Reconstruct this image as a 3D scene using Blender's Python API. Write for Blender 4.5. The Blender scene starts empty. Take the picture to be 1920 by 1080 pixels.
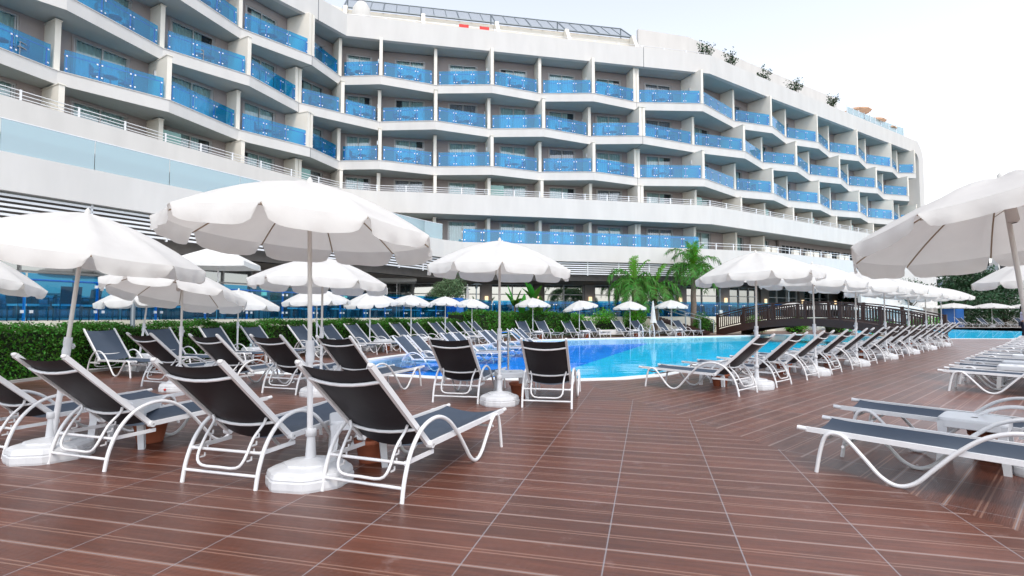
import bpy, bmesh, math, random
from mathutils import Vector, Matrix
from mathutils.geometry import tessellate_polygon
random.seed(7)
SC = bpy.context.scene
COL = SC.collection
R = math.radians

# ---------------------------------------------------------------- camera, world, sun
cam = bpy.data.cameras.new('camera'); cam.lens = 18.75; cam.sensor_width = 36
cam.clip_start = 0.05; cam.clip_end = 3000
camo = bpy.data.objects.new('camera', cam); COL.objects.link(camo)
camo.location = (0, 0, 1.35); camo.rotation_euler = (R(90) + math.atan(0.05), 0, 0)
SC.camera = camo
SUN_EL, SUN_AZ = 56.0, 165.0          # azimuth measured clockwise from +Y
w = bpy.data.worlds.new('World'); SC.world = w; w.use_nodes = True
nt = w.node_tree; bg = nt.nodes['Background']
sky = nt.nodes.new('ShaderNodeTexSky'); sky.sky_type = 'NISHITA'; sky.sun_disc = False
sky.sun_elevation = R(SUN_EL); sky.sun_rotation = R(SUN_AZ)
sky.air_density = 1.0; sky.dust_density = 1.0; sky.ozone_density = 1.0
hs = nt.nodes.new('ShaderNodeHueSaturation'); hs.inputs['Saturation'].default_value = .34; hs.inputs['Value'].default_value = 1.15   # thin bright haze veil
nt.links.new(sky.outputs[0], hs.inputs['Color']); nt.links.new(hs.outputs[0], bg.inputs[0]); bg.inputs[1].default_value = 0.15
sl = bpy.data.lights.new('sun', 'SUN'); sl.energy = .75; sl.angle = R(10); sl.color = (1, .90, .78)
so = bpy.data.objects.new('sun', sl); COL.objects.link(so)
az = R(SUN_AZ); el = R(SUN_EL)
sd = Vector((math.sin(az)*math.cos(el), math.cos(az)*math.cos(el), math.sin(el)))
so.rotation_euler = sd.to_track_quat('Z', 'Y').to_euler(); so.location = (0, -10, 30)
SC.view_settings.view_transform = 'Standard'; SC.view_settings.look = 'None'
SC.view_settings.gamma = 1; SC.view_settings.exposure = 1.04
SC.cycles.max_bounces = 8; SC.cycles.transparent_max_bounces = 16
SC.cycles.sample_clamp_indirect = 4

# ---------------------------------------------------------------- helpers
def link(o): COL.objects.link(o); return o
def props(o, label=None, cat=None, group=None, kind=None):
    if label: o['label'] = label
    if cat: o['category'] = cat
    if group: o['group'] = group
    if kind: o['kind'] = kind
    return o
def empty(name, label, cat, loc=(0, 0, 0), rz=0, group=None):
    o = bpy.data.objects.new(name, None); link(o); o.location = loc; o.rotation_euler = (0, 0, rz)
    o.empty_display_size = .2
    return props(o, label, cat, group)
class MB:
    def __init__(s): s.v = []; s.f = []; s.m = []; s.sm = []; s.mat = 0; s.smooth = False
    def add(s, vs, fs, M=None):
        b = len(s.v)
        s.v += [tuple(M @ Vector(p)) if M else tuple(p) for p in vs]
        for f in fs: s.f.append([i + b for i in f]); s.m.append(s.mat); s.sm.append(s.smooth)
        return s
    def box(s, c, d, M=None, rz=0, bev=0):
        x, y, z = d[0]/2, d[1]/2, d[2]/2
        T = Matrix.Translation(c) @ Matrix.Rotation(rz, 4, 'Z')
        if M: T = M @ T
        vs = [(-x,-y,-z),(x,-y,-z),(x,y,-z),(-x,y,-z),(-x,-y,z),(x,-y,z),(x,y,z),(-x,y,z)]
        return s.add(vs, [(0,3,2,1),(4,5,6,7),(0,1,5,4),(1,2,6,5),(2,3,7,6),(3,0,4,7)], T)
    def wallbox(s, a, b, z0, z1, t0, t1):
        # plan segment a->b, offset range t0..t1 along the normal pointing left of a->b
        a = Vector(a); b = Vector(b); d = (b - a).normalized(); n = Vector((-d.y, d.x))
        q = [a + n*t0, b + n*t0, b + n*t1, a + n*t1]
        vs = [(p.x, p.y, z0) for p in q] + [(p.x, p.y, z1) for p in q]
        return s.add(vs, [(0,3,2,1),(4,5,6,7),(0,1,5,4),(1,2,6,5),(2,3,7,6),(3,0,4,7)])
    def tube(s, pts, r, n=8, M=None, r2=None, flat=1.0, cap=True):
        P = [Vector(p) for p in pts]; L = len(P); vs = []; fs = []
        up = Vector((0, 0, 1)); prev = None
        for i, p in enumerate(P):
            t = (P[min(i+1, L-1)] - P[max(i-1, 0)])
            if t.length < 1e-9: t = Vector((0, 0, 1))
            t.normalize()
            if prev is None:
                a = t.cross(Vector((0, 1, 0)))
                if a.length < .2: a = t.cross(Vector((1, 0, 0)))
            else: a = prev - t * prev.dot(t)
            a.normalize(); prev = a; b = t.cross(a)
            rr = r if r2 is None else r + (r2 - r)*i/(L-1)
            for k in range(n):
                g = 2*math.pi*k/n
                vs.append(p + a*(math.cos(g)*rr) + b*(math.sin(g)*rr*flat))
        for i in range(L-1):
            for k in range(n):
                k2 = (k+1) % n
                fs.append((i*n+k, i*n+k2, (i+1)*n+k2, (i+1)*n+k))
        sm = s.smooth; s.smooth = True; s.add(vs, fs, M); s.smooth = sm
        if cap:
            s.add([tuple(v) for v in vs[:n]], [tuple(reversed(range(n)))], M)
            s.add([tuple(v) for v in vs[-n:]], [tuple(range(n))], M)
        return s
    def lathe(s, prof, n=16, M=None, smooth=True):
        vs = []; fs = []
        for (r, z) in prof:
            for k in range(n):
                g = 2*math.pi*k/n; vs.append((r*math.cos(g), r*math.sin(g), z))
        for i in range(len(prof)-1):
            for k in range(n):
                k2 = (k+1) % n; fs.append((i*n+k, i*n+k2, (i+1)*n+k2, (i+1)*n+k))
        sm = s.smooth; s.smooth = smooth; s.add(vs, fs, M); s.smooth = sm
        return s
    def prism(s, poly, z0, z1, M=None):
        n = len(poly); vs = [(p[0], p[1], z0) for p in poly] + [(p[0], p[1], z1) for p in poly]
        tri = tessellate_polygon([[Vector((p[0], p[1], 0)) for p in poly]])
        ar = sum(poly[i][0]*poly[(i+1) % n][1] - poly[(i+1) % n][0]*poly[i][1] for i in range(n))
        fs = []
        for t in tri:
            a, b, c = [poly[i] for i in t]
            cr = (b[0]-a[0])*(c[1]-a[1]) - (b[1]-a[1])*(c[0]-a[0])
            t = tuple(t) if cr > 0 else tuple(reversed(t))
            fs.append(tuple(i + n for i in t)); fs.append(tuple(reversed(t)))
        for i in range(n):
            j = (i+1) % n
            fs.append((i, j, j+n, i+n) if ar > 0 else (j, i, i+n, j+n))
        return s.add(vs, fs, M)
    def mesh(s, name, mats):
        me = bpy.data.meshes.new(name); me.from_pydata(s.v, [], s.f)
        for m in (mats if isinstance(mats, (list, tuple)) else [mats]): me.materials.append(m)
        me.polygons.foreach_set('material_index', s.m); me.polygons.foreach_set('use_smooth', s.sm)
        me.update(); return me
    def build(s, name, mats, parent=None, bevel=0):
        o = bpy.data.objects.new(name, s.mesh(name, mats)); link(o)
        if parent: o.parent = parent
        if bevel:
            b = o.modifiers.new('bevel', 'BEVEL'); b.width = bevel; b.segments = 2; b.limit_method = 'ANGLE'
        return o
def kids(o): return [c for c in COL.objects if c.parent == o]
_tree = {}
def freeze(o): _tree[o] = [(c, kids(c)) for c in kids(o)]; return o
def copy_thing(o, loc, rz, label=None, group=None, name=None):
    c = o.copy(); link(c); c.location = loc; c.rotation_euler = (0, 0, rz)
    if label: c['label'] = label
    if group: c['group'] = group
    out = []
    for ch, gs in _tree[o]:
        d = ch.copy(); link(d); d.parent = c; out.append(d)
        for g in gs:
            e = g.copy(); link(e); e.parent = d
    return c, out
ORD = ['first','second','third','fourth','fifth','sixth','seventh','eighth','ninth','tenth','eleventh','twelfth','thirteenth','fourteenth','fifteenth','sixteenth','seventeenth','eighteenth','nineteenth','twentieth','twenty-first','twenty-second','twenty-third','twenty-fourth','twenty-fifth','twenty-sixth','twenty-seventh','twenty-eighth','twenty-ninth','thirtieth']

# ---------------------------------------------------------------- materials
def mat(name, col=(.8,.8,.8), rough=.5, metal=0, spec=.5, noise=0, nscale=8, bump=0, bscale=60, coat=0, alpha=None, stretch=None):
    m = bpy.data.materials.new(name); m.use_nodes = True; t = m.node_tree; b = t.nodes['Principled BSDF']
    b.inputs['Base Color'].default_value = (*col, 1); b.inputs['Roughness'].default_value = rough
    b.inputs['Metallic'].default_value = metal; b.inputs['Specular IOR Level'].default_value = spec
    b.inputs['Coat Weight'].default_value = coat
    tc = t.nodes.new('ShaderNodeTexCoord'); mp = t.nodes.new('ShaderNodeMapping')
    t.links.new(tc.outputs['Object'], mp.inputs[0])
    if stretch: mp.inputs['Scale'].default_value = stretch
    if noise:
        n = t.nodes.new('ShaderNodeTexNoise'); n.inputs['Scale'].default_value = nscale; n.inputs['Detail'].default_value = 5
        t.links.new(mp.outputs[0], n.inputs['Vector'])
        r = t.nodes.new('ShaderNodeMapRange'); r.inputs[1].default_value = .3; r.inputs[2].default_value = .7
        r.inputs[3].default_value = 1 - noise; r.inputs[4].default_value = 1 + noise
        mx = t.nodes.new('ShaderNodeVectorMath'); mx.operation = 'SCALE'; mx.inputs[0].default_value = col
        t.links.new(n.outputs[0], r.inputs[0]); t.links.new(r.outputs[0], mx.inputs['Scale'])
        t.links.new(mx.outputs[0], b.inputs['Base Color'])
    if bump:
        n2 = t.nodes.new('ShaderNodeTexNoise'); n2.inputs['Scale'].default_value = bscale; n2.inputs['Detail'].default_value = 4
        t.links.new(mp.outputs[0], n2.inputs['Vector'])
        bp = t.nodes.new('ShaderNodeBump'); bp.inputs['Strength'].default_value = bump; bp.inputs['Distance'].default_value = .01
        t.links.new(n2.outputs[0], bp.inputs['Height']); t.links.new(bp.outputs[0], b.inputs['Normal'])
    return m
def glass(name, tint, refl=1.45, rough=.02, base=.0, diff=None, dcol=(.1,.4,.8)):
    m = bpy.data.materials.new(name); m.use_nodes = True; t = m.node_tree; t.nodes.clear()
    out = t.nodes.new('ShaderNodeOutputMaterial'); tr = t.nodes.new('ShaderNodeBsdfTransparent'); tr.inputs[0].default_value = (*tint, 1)
    gl = t.nodes.new('ShaderNodeBsdfGlossy'); gl.inputs['Roughness'].default_value = rough; gl.inputs[0].default_value = (.95, .97, 1, 1)
    fr = t.nodes.new('ShaderNodeFresnel'); fr.inputs[0].default_value = refl
    geo = t.nodes.new('ShaderNodeNewGeometry')
    ad = t.nodes.new('ShaderNodeMath'); ad.operation = 'ADD'; ad.inputs[1].default_value = base; ad.use_clamp = True
    io = t.nodes.new('ShaderNodeMix'); io.inputs[2].default_value = refl; io.inputs[3].default_value = 1/refl   # both faces of a thin pane reflect alike
    t.links.new(geo.outputs['Backfacing'], io.inputs[0]); t.links.new(io.outputs[0], fr.inputs[0])
    t.links.new(fr.outputs[0], ad.inputs[0])
    mx = t.nodes.new('ShaderNodeMixShader'); t.links.new(ad.outputs[0], mx.inputs[0])
    src = tr
    if diff:
        df = t.nodes.new('ShaderNodeBsdfDiffuse'); df.inputs[0].default_value = (*dcol, 1)
        m2 = t.nodes.new('ShaderNodeMixShader'); m2.inputs[0].default_value = diff
        t.links.new(tr.outputs[0], m2.inputs[1]); t.links.new(df.outputs[0], m2.inputs[2]); src = m2
    t.links.new(src.outputs[0], mx.inputs[1]); t.links.new(gl.outputs[0], mx.inputs[2])
    t.links.new(mx.outputs[0], out.inputs[0]); return m
def leafmat(name, col, var=.45, trans=.3, rough=.45):
    m = bpy.data.materials.new(name); m.use_nodes = True; t = m.node_tree; b = t.nodes['Principled BSDF']
    b.inputs['Roughness'].default_value = rough; b.inputs['Specular IOR Level'].default_value = .35
    geo = t.nodes.new('ShaderNodeNewGeometry'); hs = t.nodes.new('ShaderNodeHueSaturation'); hs.inputs['Color'].default_value = (*col, 1)
    mr = t.nodes.new('ShaderNodeMapRange'); mr.inputs[3].default_value = 1 - var; mr.inputs[4].default_value = 1 + var*1.6
    mh = t.nodes.new('ShaderNodeMapRange'); mh.inputs[3].default_value = .47; mh.inputs[4].default_value = .53
    t.links.new(geo.outputs['Random Per Island'], mr.inputs[0]); t.links.new(mr.outputs[0], hs.inputs['Value'])
    t.links.new(geo.outputs['Random Per Island'], mh.inputs[0]); t.links.new(mh.outputs[0], hs.inputs['Hue'])
    t.links.new(hs.outputs[0], b.inputs['Base Color'])
    tr = t.nodes.new('ShaderNodeBsdfTranslucent'); t.links.new(hs.outputs[0], tr.inputs[0])
    mx = t.nodes.new('ShaderNodeMixShader'); mx.inputs[0].default_value = trans
    out = t.nodes['Material Output']; t.links.new(b.outputs[0], mx.inputs[1]); t.links.new(tr.outputs[0], mx.inputs[2]); t.links.new(mx.outputs[0], out.inputs[0])
    return m
def fabric(name, col, trans, rough=.85, bump=.25, bscale=7, tcol=None):
    m = mat(name, col, rough, noise=.04, nscale=5, bump=bump, bscale=bscale, spec=.2)
    t = m.node_tree; b = t.nodes['Principled BSDF']; out = t.nodes['Material Output']
    tr = t.nodes.new('ShaderNodeBsdfTranslucent'); tr.inputs[0].default_value = (*(tcol or col), 1)
    mx = t.nodes.new('ShaderNodeMixShader'); mx.inputs[0].default_value = trans
    t.links.new(b.outputs[0], mx.inputs[1]); t.links.new(tr.outputs[0], mx.inputs[2]); t.links.new(mx.outputs[0], out.inputs[0])
    return m

M = {}
M['white_wall'] = mat('white_render', (.62,.605,.585), .8, noise=.045, nscale=1.3, bump=.05, bscale=90, spec=.2, stretch=(1,1,.22))
M['fin'] = mat('cream_partition_render', (.78,.74,.66), .8, noise=.03, nscale=1, spec=.2)
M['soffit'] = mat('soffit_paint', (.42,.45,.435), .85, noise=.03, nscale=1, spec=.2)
M['grey_wall'] = mat('grey_mauve_render', (.35,.31,.30), .85, noise=.04, nscale=1.2, spec=.2)
M['joint'] = mat('dark_joint', (.12,.13,.14), .8)
M['frame'] = mat('aluminium_frame', (.42,.42,.42), .4, metal=.3)
M['curtain'] = mat('curtain_cloth', (.44,.53,.51), .9, noise=.1, nscale=4)
M['curtain_dark'] = mat('purple_grey_curtain', (.30,.25,.27), .9, noise=.1, nscale=4)
M['dark'] = mat('dark_room', (.015,.017,.02), .8)
M['pane'] = glass('window_pane', (.80,.94,.96), 1.5, .01, base=.10)
M['blue_glass'] = glass('blue_balcony_glass', (.085,.70,.95), 1.5, .03, base=.02, diff=.06, dcol=(.0,.40,.72))
M['cafe_glass'] = glass('blue_cafe_glass', (.26,.66,.86), 1.35, .03, base=.0, diff=.03, dcol=(.0,.25,.5))
M['frost'] = glass('frosted_grey_glass', (.45,.62,.64), 1.5, .12, base=.12, diff=.5, dcol=(.42,.58,.62))
M['green_glass'] = glass('green_frosted_glass', (.3,.6,.52), 1.5, .2, base=.03, diff=.6, dcol=(.24,.5,.44))
M['steel'] = mat('steel_fitting', (.75,.77,.8), .3, metal=.6)
M['blue_steel'] = mat('blue_painted_tube', (.02,.30,.62), .35)
M['louver'] = mat('white_louver', (.75,.76,.78), .5)
M['store_glass'] = mat('storefront_glass', (.03,.045,.05), .04, spec=1.0, metal=0)
M['store_glass'].node_tree.nodes['Principled BSDF'].inputs['IOR'].default_value = 2.3
M['brown_wall'] = mat('taupe_stone', (.13,.115,.105), .7, noise=.12, nscale=3)
M['terracotta'] = mat('terracotta', (.33,.095,.045), .75, noise=.12, nscale=9, bump=.1)
M['wood'] = mat('dark_bridge_timber', (.036,.014,.010), .45, noise=.3, nscale=12, stretch=(1,1,6), bump=.2)
M['tube'] = mat('white_powder_coat', (.71,.71,.72), .32, noise=.03, nscale=14, spec=.5)
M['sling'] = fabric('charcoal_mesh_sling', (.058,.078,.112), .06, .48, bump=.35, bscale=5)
_t = M['sling'].node_tree; _b = _t.nodes['Principled BSDF']; _g = _t.nodes.new('ShaderNodeNewGeometry'); _m = _t.nodes.new('ShaderNodeMix'); _m.data_type = 'RGBA'   # shade is painted into the reverse side; front colour carries the sky's blue
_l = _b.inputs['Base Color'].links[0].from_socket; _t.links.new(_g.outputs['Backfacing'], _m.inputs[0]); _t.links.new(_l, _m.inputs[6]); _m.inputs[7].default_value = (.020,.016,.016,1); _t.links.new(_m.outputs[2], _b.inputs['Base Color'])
M['plastic'] = mat('white_plastic', (.62,.63,.65), .35, noise=.03, nscale=6, spec=.5)
M['canopy'] = fabric('white_canvas', (.78,.775,.755), .36, tcol=(.82,.785,.73), bump=.8, bscale=7)
M['canopy_old'] = fabric('square_parasol_canvas', (.82,.82,.80), .25, bump=.2, bscale=4)
M['rib'] = mat('tan_rib', (.38,.29,.20), .5)
M['pole'] = mat('worn_white_pole', (.62,.60,.57), .4, noise=.12, nscale=3, stretch=(1,1,.6))
M['coping'] = mat('white_pool_coping', (.74,.76,.76), .6, noise=.05, nscale=4)
M['red'] = mat('red_cap', (.6,.02,.015), .4)
M['trunk'] = mat('palm_trunk_bark', (.20,.15,.115), .9, noise=.3, nscale=6, bump=.6, bscale=14, stretch=(1,1,3))
M['sheath'] = mat('palm_crownshaft', (.26,.17,.05), .6, noise=.3, nscale=5, stretch=(1,1,.4))
M['bark'] = mat('bark', (.10,.075,.05), .9, noise=.3, nscale=10, bump=.5, bscale=20)
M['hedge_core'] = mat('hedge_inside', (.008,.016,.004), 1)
M['hedge_leaf'] = leafmat('hedge_leaf', (.045,.145,.012), .6, .25)
M['bush_leaf'] = leafmat('bright_bush_leaf', (.09,.28,.015), .5, .35)
M['dark_leaf'] = leafmat('dark_tree_leaf', (.018,.055,.018), .6, .2)
M['olive_leaf'] = leafmat('olive_leaf', (.10,.16,.075), .5, .25)
M['palm_leaf'] = leafmat('palm_leaf', (.055,.175,.02), .5, .35)
M['palm_young'] = leafmat('young_palm_leaf', (.10,.29,.015), .4, .45)
M['silver_leaf'] = leafmat('silver_leaf', (.22,.27,.20), .4, .2)
M['soil'] = mat('soil', (.06,.05,.035), 1, noise=.3, nscale=3)
M['paving'] = mat('terrace_paving', (.36,.35,.33), .7, noise=.08, nscale=3)
M['metal_dark'] = mat('pergola_metal', (.16,.19,.21), .4, metal=.5)
M['lamp_metal'] = mat('lamp_metal', (.33,.38,.40), .4, metal=.4)
M['cafe_chair'] = mat('cafe_rattan', (.03,.033,.036), .6)
M['cafe_seat'] = mat('pale_cushion', (.50,.56,.58), .8)
M['cafe_top'] = mat('cafe_tabletop', (.2,.2,.19), .4)
M['bchair'] = mat('balcony_chair_plastic', (.24,.26,.28), .5)
M['peach'] = fabric('peach_canvas', (.70,.45,.30), .3)
M['chrome'] = mat('chrome', (.75,.75,.77), .15, metal=1)
M['skin'] = mat('skin', (.42,.22,.15), .5)
M['lilac'] = fabric('lilac_shirt_cloth', (.62,.62,.80), .1)
M['navy'] = fabric('dark_trousers', (.03,.035,.06), .0)
M['hair'] = mat('dark_hair', (.02,.014,.01), .6)
M['blue_panel'] = mat('blue_panel_paint', (.01,.12,.42), .5)
M['warm_lamp'] = mat('wall_lantern', (.85,.75,.55), .4)
b = M['warm_lamp'].node_tree.nodes['Principled BSDF']; b.inputs['Emission Color'].default_value = (1,.72,.4,1); b.inputs['Emission Strength'].default_value = .6

def deckmat(name, ang, coat=.2):
    """ribbed composite tiles: u runs along the ribs, v across them"""
    m = bpy.data.materials.new(name); m.use_nodes = True; t = m.node_tree; b = t.nodes['Principled BSDF']; N = t.nodes.new; K = t.links.new
    tc = N('ShaderNodeTexCoord'); mp = N('ShaderNodeMapping'); mp.vector_type = 'POINT'; mp.inputs['Rotation'].default_value = (0, 0, -ang)
    K(tc.outputs['Object'], mp.inputs[0]); sx = N('ShaderNodeSeparateXYZ'); K(mp.outputs[0], sx.inputs[0])
    def m1(op, a, bb=None, c=None, clamp=False):
        n = N('ShaderNodeMath'); n.operation = op; n.use_clamp = clamp
        for i, q in enumerate((a, bb, c)):
            if q is None: continue
            if isinstance(q, (int, float)): n.inputs[i].default_value = q
            else: K(q, n.inputs[i])
        return n.outputs[0]
    TU, TV = .75, .385
    u = m1('DIVIDE', m1('ADD', sx.outputs[0], 100 + deckmat.off[0]), TU); v = m1('DIVIDE', m1('ADD', sx.outputs[1], 100 + deckmat.off[1]), TV)
    fu = m1('FRACT', u); fv = m1('FRACT', v)
    eu = m1('ABSOLUTE', m1('SUBTRACT', fu, .5)); ev = m1('ABSOLUTE', m1('SUBTRACT', fv, .5))
    gu = m1('GREATER_THAN', eu, .5 - .0042/TU); gv = m1('GREATER_THAN', ev, .5 - .0036/TV)
    grout = m1('MAXIMUM', gu, gv)
    # smooth margins: two plain strips at the middle of a tile, and next to its long edges
    mid = m1('LESS_THAN', m1('ABSOLUTE', m1('SUBTRACT', ev, .045)), .016)
    edge = m1('GREATER_THAN', ev, .462)
    strip = m1('MAXIMUM', mid, edge)
    cb = N('ShaderNodeCombineXYZ'); K(m1('FLOOR', u), cb.inputs[0]); K(m1('FLOOR', v), cb.inputs[1])
    wn = N('ShaderNodeTexWhiteNoise'); wn.noise_dimensions = '3D'; K(cb.outputs[0], wn.inputs['Vector'])
    ms = N('ShaderNodeMapping'); ms.inputs['Scale'].default_value = (1.2, 16, 1); K(mp.outputs[0], ms.inputs[0])
    gn = N('ShaderNodeTexNoise'); gn.inputs['Scale'].default_value = 2.2; gn.inputs['Detail'].default_value = 6; gn.inputs['Roughness'].default_value = .6; K(ms.outputs[0], gn.inputs['Vector'])
    dn = N('ShaderNodeTexNoise'); dn.inputs['Scale'].default_value = .9; dn.inputs['Detail'].default_value = 5; K(mp.outputs[0], dn.inputs['Vector'])
    cr = N('ShaderNodeValToRGB'); K(gn.outputs[0], cr.inputs[0])
    cr.color_ramp.elements[0].position = .22; cr.color_ramp.elements[0].color = (.066, .021, .012, 1)
    cr.color_ramp.elements[1].position = .8; cr.color_ramp.elements[1].color = (.175, .057, .032, 1)
    val = m1('ADD', .56, m1('ADD', m1('MULTIPLY', wn.outputs['Value'], .38), m1('MULTIPLY', dn.outputs[0], .5)))
    sc = N('ShaderNodeVectorMath'); sc.operation = 'SCALE'; K(cr.outputs[0], sc.inputs[0]); K(val, sc.inputs['Scale'])
    mx = N('ShaderNodeMix'); mx.data_type = 'RGBA'; mx.inputs[7].default_value = (.33, .19, .14, 1); K(m1('MULTIPLY', strip, .55), mx.inputs[0]); K(sc.outputs[0], mx.inputs[6])
    m2 = N('ShaderNodeMix'); m2.data_type = 'RGBA'; m2.inputs[7].default_value = (.30, .29, .31, 1); K(m1('MULTIPLY', grout, .65), m2.inputs[0]); K(mx.outputs[2], m2.inputs[6])
    # pale scuffs
    sn = N('ShaderNodeTexNoise'); sn.inputs['Scale'].default_value = 3.1; sn.inputs['Detail'].default_value = 9; sn.inputs['Roughness'].default_value = .7; K(mp.outputs[0], sn.inputs['Vector'])
    sr = N('ShaderNodeMapRange'); sr.inputs[1].default_value = .60; sr.inputs[2].default_value = .75; sr.inputs[4].default_value = .35; K(sn.outputs[0], sr.inputs[0])
    m3 = N('ShaderNodeMix'); m3.data_type = 'RGBA'; m3.inputs[7].default_value = (.38, .30, .28, 1); K(sr.outputs[0], m3.inputs[0]); K(m2.outputs[2], m3.inputs[6])
    K(m3.outputs[2], b.inputs['Base Color'])
    rb = m1('MULTIPLY', m1('SINE', m1('MULTIPLY', sx.outputs[1], 2*math.pi/.0128)), m1('SUBTRACT', 1, strip))
    hgt = m1('ADD', m1('MULTIPLY', rb, .5), m1('MULTIPLY', grout, -2.5))
    bp = N('ShaderNodeBump'); bp.inputs['Strength'].default_value = .45; bp.inputs['Distance'].default_value = .002; K(hgt, bp.inputs['Height']); K(bp.outputs[0], b.inputs['Normal'])
    rr = m1('ADD', .30, m1('MULTIPLY', dn.outputs[0], .22)); K(rr, b.inputs['Roughness']); b.inputs['Specular IOR Level'].default_value = .55; b.inputs['Coat Weight'].default_value = coat; b.inputs['Coat Roughness'].default_value = .24
    return m
deckmat.off = (0.0, 0.0)
M['deckA'] = deckmat('wood_look_deck_tiles', -R(14.3))
deckmat.off = (0.1, 0.12)
M['deckB'] = deckmat('wood_look_deck_tiles_turned', R(42.8), .25)

def watermat(bst=.12):
    m = bpy.data.materials.new('pool_water'); m.use_nodes = True; t = m.node_tree; t.nodes.clear(); N = t.nodes.new; K = t.links.new
    out = N('ShaderNodeOutputMaterial'); tr = N('ShaderNodeBsdfTransparent'); tr.inputs[0].default_value = (.66, .93, .98, 1)
    gl = N('ShaderNodeBsdfGlossy'); gl.inputs['Roughness'].default_value = .015
    fr = N('ShaderNodeFresnel'); fr.inputs[0].default_value = 1.33; mx = N('ShaderNodeMixShader')
    tc = N('ShaderNodeTexCoord'); n1 = N('ShaderNodeTexNoise'); n1.inputs['Scale'].default_value = 1.4; n1.inputs['Detail'].default_value = 3
    mp = N('ShaderNodeMapping'); mp.inputs['Scale'].default_value = (.7, 1.3, 1); K(tc.outputs['Object'], mp.inputs[0])
    K(mp.outputs[0], n1.inputs['Vector']); bp = N('ShaderNodeBump'); bp.inputs['Strength'].default_value = bst; bp.inputs['Distance'].default_value = .05
    K(n1.outputs[0], bp.inputs['Height']); K(bp.outputs[0], gl.inputs['Normal']); K(bp.outputs[0], fr.inputs['Normal'])
    mu = N('ShaderNodeMath'); mu.operation = 'MULTIPLY'; mu.inputs[1].default_value = .55; K(fr.outputs[0], mu.inputs[0])
    K(mu.outputs[0], mx.inputs[0]); K(tr.outputs[0], mx.inputs[1]); K(gl.outputs[0], mx.inputs[2]); K(mx.outputs[0], out.inputs[0]); return m
M['water'] = watermat(); M['water_calm'] = watermat(.02)
def poolmat(name, col):
    m = mat(name, col, .5, noise=.12, nscale=2.0); return m
M['pool_cyan'] = poolmat('cyan_pool_tiles', (.01,.60,.86))
M['pool_deep'] = poolmat('cobalt_pool_tiles', (.006,.27,.92))

# ---------------------------------------------------------------- ground and pool
POOL = [(-5.7,12.6),(-4.3,15.6),(-3.7,17.3),(-1.6,22.7),(-.9,24.4),(.3,26.9),(1.7,28.7),(4.2,30.0),(7.5,31.4),(12.8,33.6),(15.5,34.9),
        (17.6,36.6),(20.0,36.6),(22.0,34.6),(22.4,32.2),(21.2,29.6),(17,25.6),(8,17.3),(5.2,15.1),(4.2,13.4),(3.1,12.05),(2.2,11.5),(1.2,11.27),(-1.4,11.62),(-2.7,12.2)]
POOL2 = [(24.6,30.2),(60,29.2),(60,55.5),(42,55.5),(30,52),(25.5,40)]
def flat(name, outer, holes, z, mt, kind='structure'):
    loops = [[Vector((x, y, 0)) for x, y in outer]] + [[Vector((x, y, 0)) for x, y in h] for h in holes]
    pts = [p for l in loops for p in l]; tri = tessellate_polygon(loops); fs = []
    for t in tri:
        a, b_, c = [pts[i] for i in t]
        fs.append(tuple(t) if (b_-a).cross(c-a).z > 0 else tuple(reversed(t)))
    mb = MB(); mb.add([(p.x, p.y, z) for p in pts], fs); o = mb.build(name, mt); props(o, kind=kind); return o
def offset(poly, d):
    n = len(poly); out = []
    for i in range(n):
        p0, p1, p2 = Vector(poly[i-1]), Vector(poly[i]), Vector(poly[(i+1) % n])
        a = (p1-p0).normalized(); b_ = (p2-p1).normalized(); nn = (Vector((a.y, -a.x)) + Vector((b_.y, -b_.x)))
        nn.normalize(); c = max(.5, nn.dot(Vector((a.y, -a.x)))); out.append(tuple(p1 + nn*d/c))
    return out
def ccw(p):
    return p if sum(p[i][0]*p[(i+1) % len(p)][1]-p[(i+1) % len(p)][0]*p[i][1] for i in range(len(p))) > 0 else p[::-1]
POOL = ccw(POOL); POOL2 = ccw(POOL2)
COP = offset(POOL, .38); COP2 = offset(POOL2, .4)
# the mitre line where the tile direction changes
def seamx(y): return 2.33 + (6.85 - y)*.243
BIG = 900
# a small sheet of slope: everything is level at z=0
A_out = [(seamx(-20), -20), (seamx(10.2), 10.2)]
# region A (left of the mitre) and region B (right), cut where the pool's coping meets the line
def clip(poly, side):   # Sutherland-Hodgman against the mitre line
    out = []; f = lambda p: side*(seamx(p[1]) - p[0])
    for i in range(len(poly)):
        a, b_ = poly[i-1], poly[i]; fa, fb = f(a), f(b_)
        if (fa >= 0) != (fb >= 0):
            t = fa/(fa-fb); out.append((a[0]+(b_[0]-a[0])*t, a[1]+(b_[1]-a[1])*t))
        if fb >= 0: out.append(b_)
    return out
def deck_region(name, side, mt):
    # subtract the pool by building the outline directly: strips between the mitre and the pool halves
    box = clip([(-14,-14),(60,-14),(60,62),(-14,62)], side)
    hole = clip(COP, side)
    # merge: walk the box, and along the mitre edge detour round the pool half
    on = lambda p: abs(seamx(p[1]) - p[0]) < 1e-5
    hs = [p for p in hole]; ons = [i for i, p in enumerate(hs) if on(p)]
    # rotate hole so it starts and ends on the mitre
    n = len(hs)
    for k in range(n):
        if on(hs[k]) and not on(hs[(k+1) % n]) and on(hs[k-1]): hs = hs[k:] + hs[:k]; break
    seq = hs[::-1] if True else hs
    bo = box; out = []
    m_ = len(bo)
    for i in range(m_):
        a = bo[i]; b_ = bo[(i+1) % m_]; out.append(a)
        if on(a) and on(b_):
            q = seq if (Vector(seq[0])-Vector(a)).length < (Vector(seq[-1])-Vector(a)).length else seq[::-1]
            out += q
    hl = [COP2] if side < 0 else []
    o = flat(name, out, hl, 0, mt); return o
deck_region('deck_left', 1, M['deckA'])
deck_region('deck_right', -1, M['deckB'])
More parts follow.
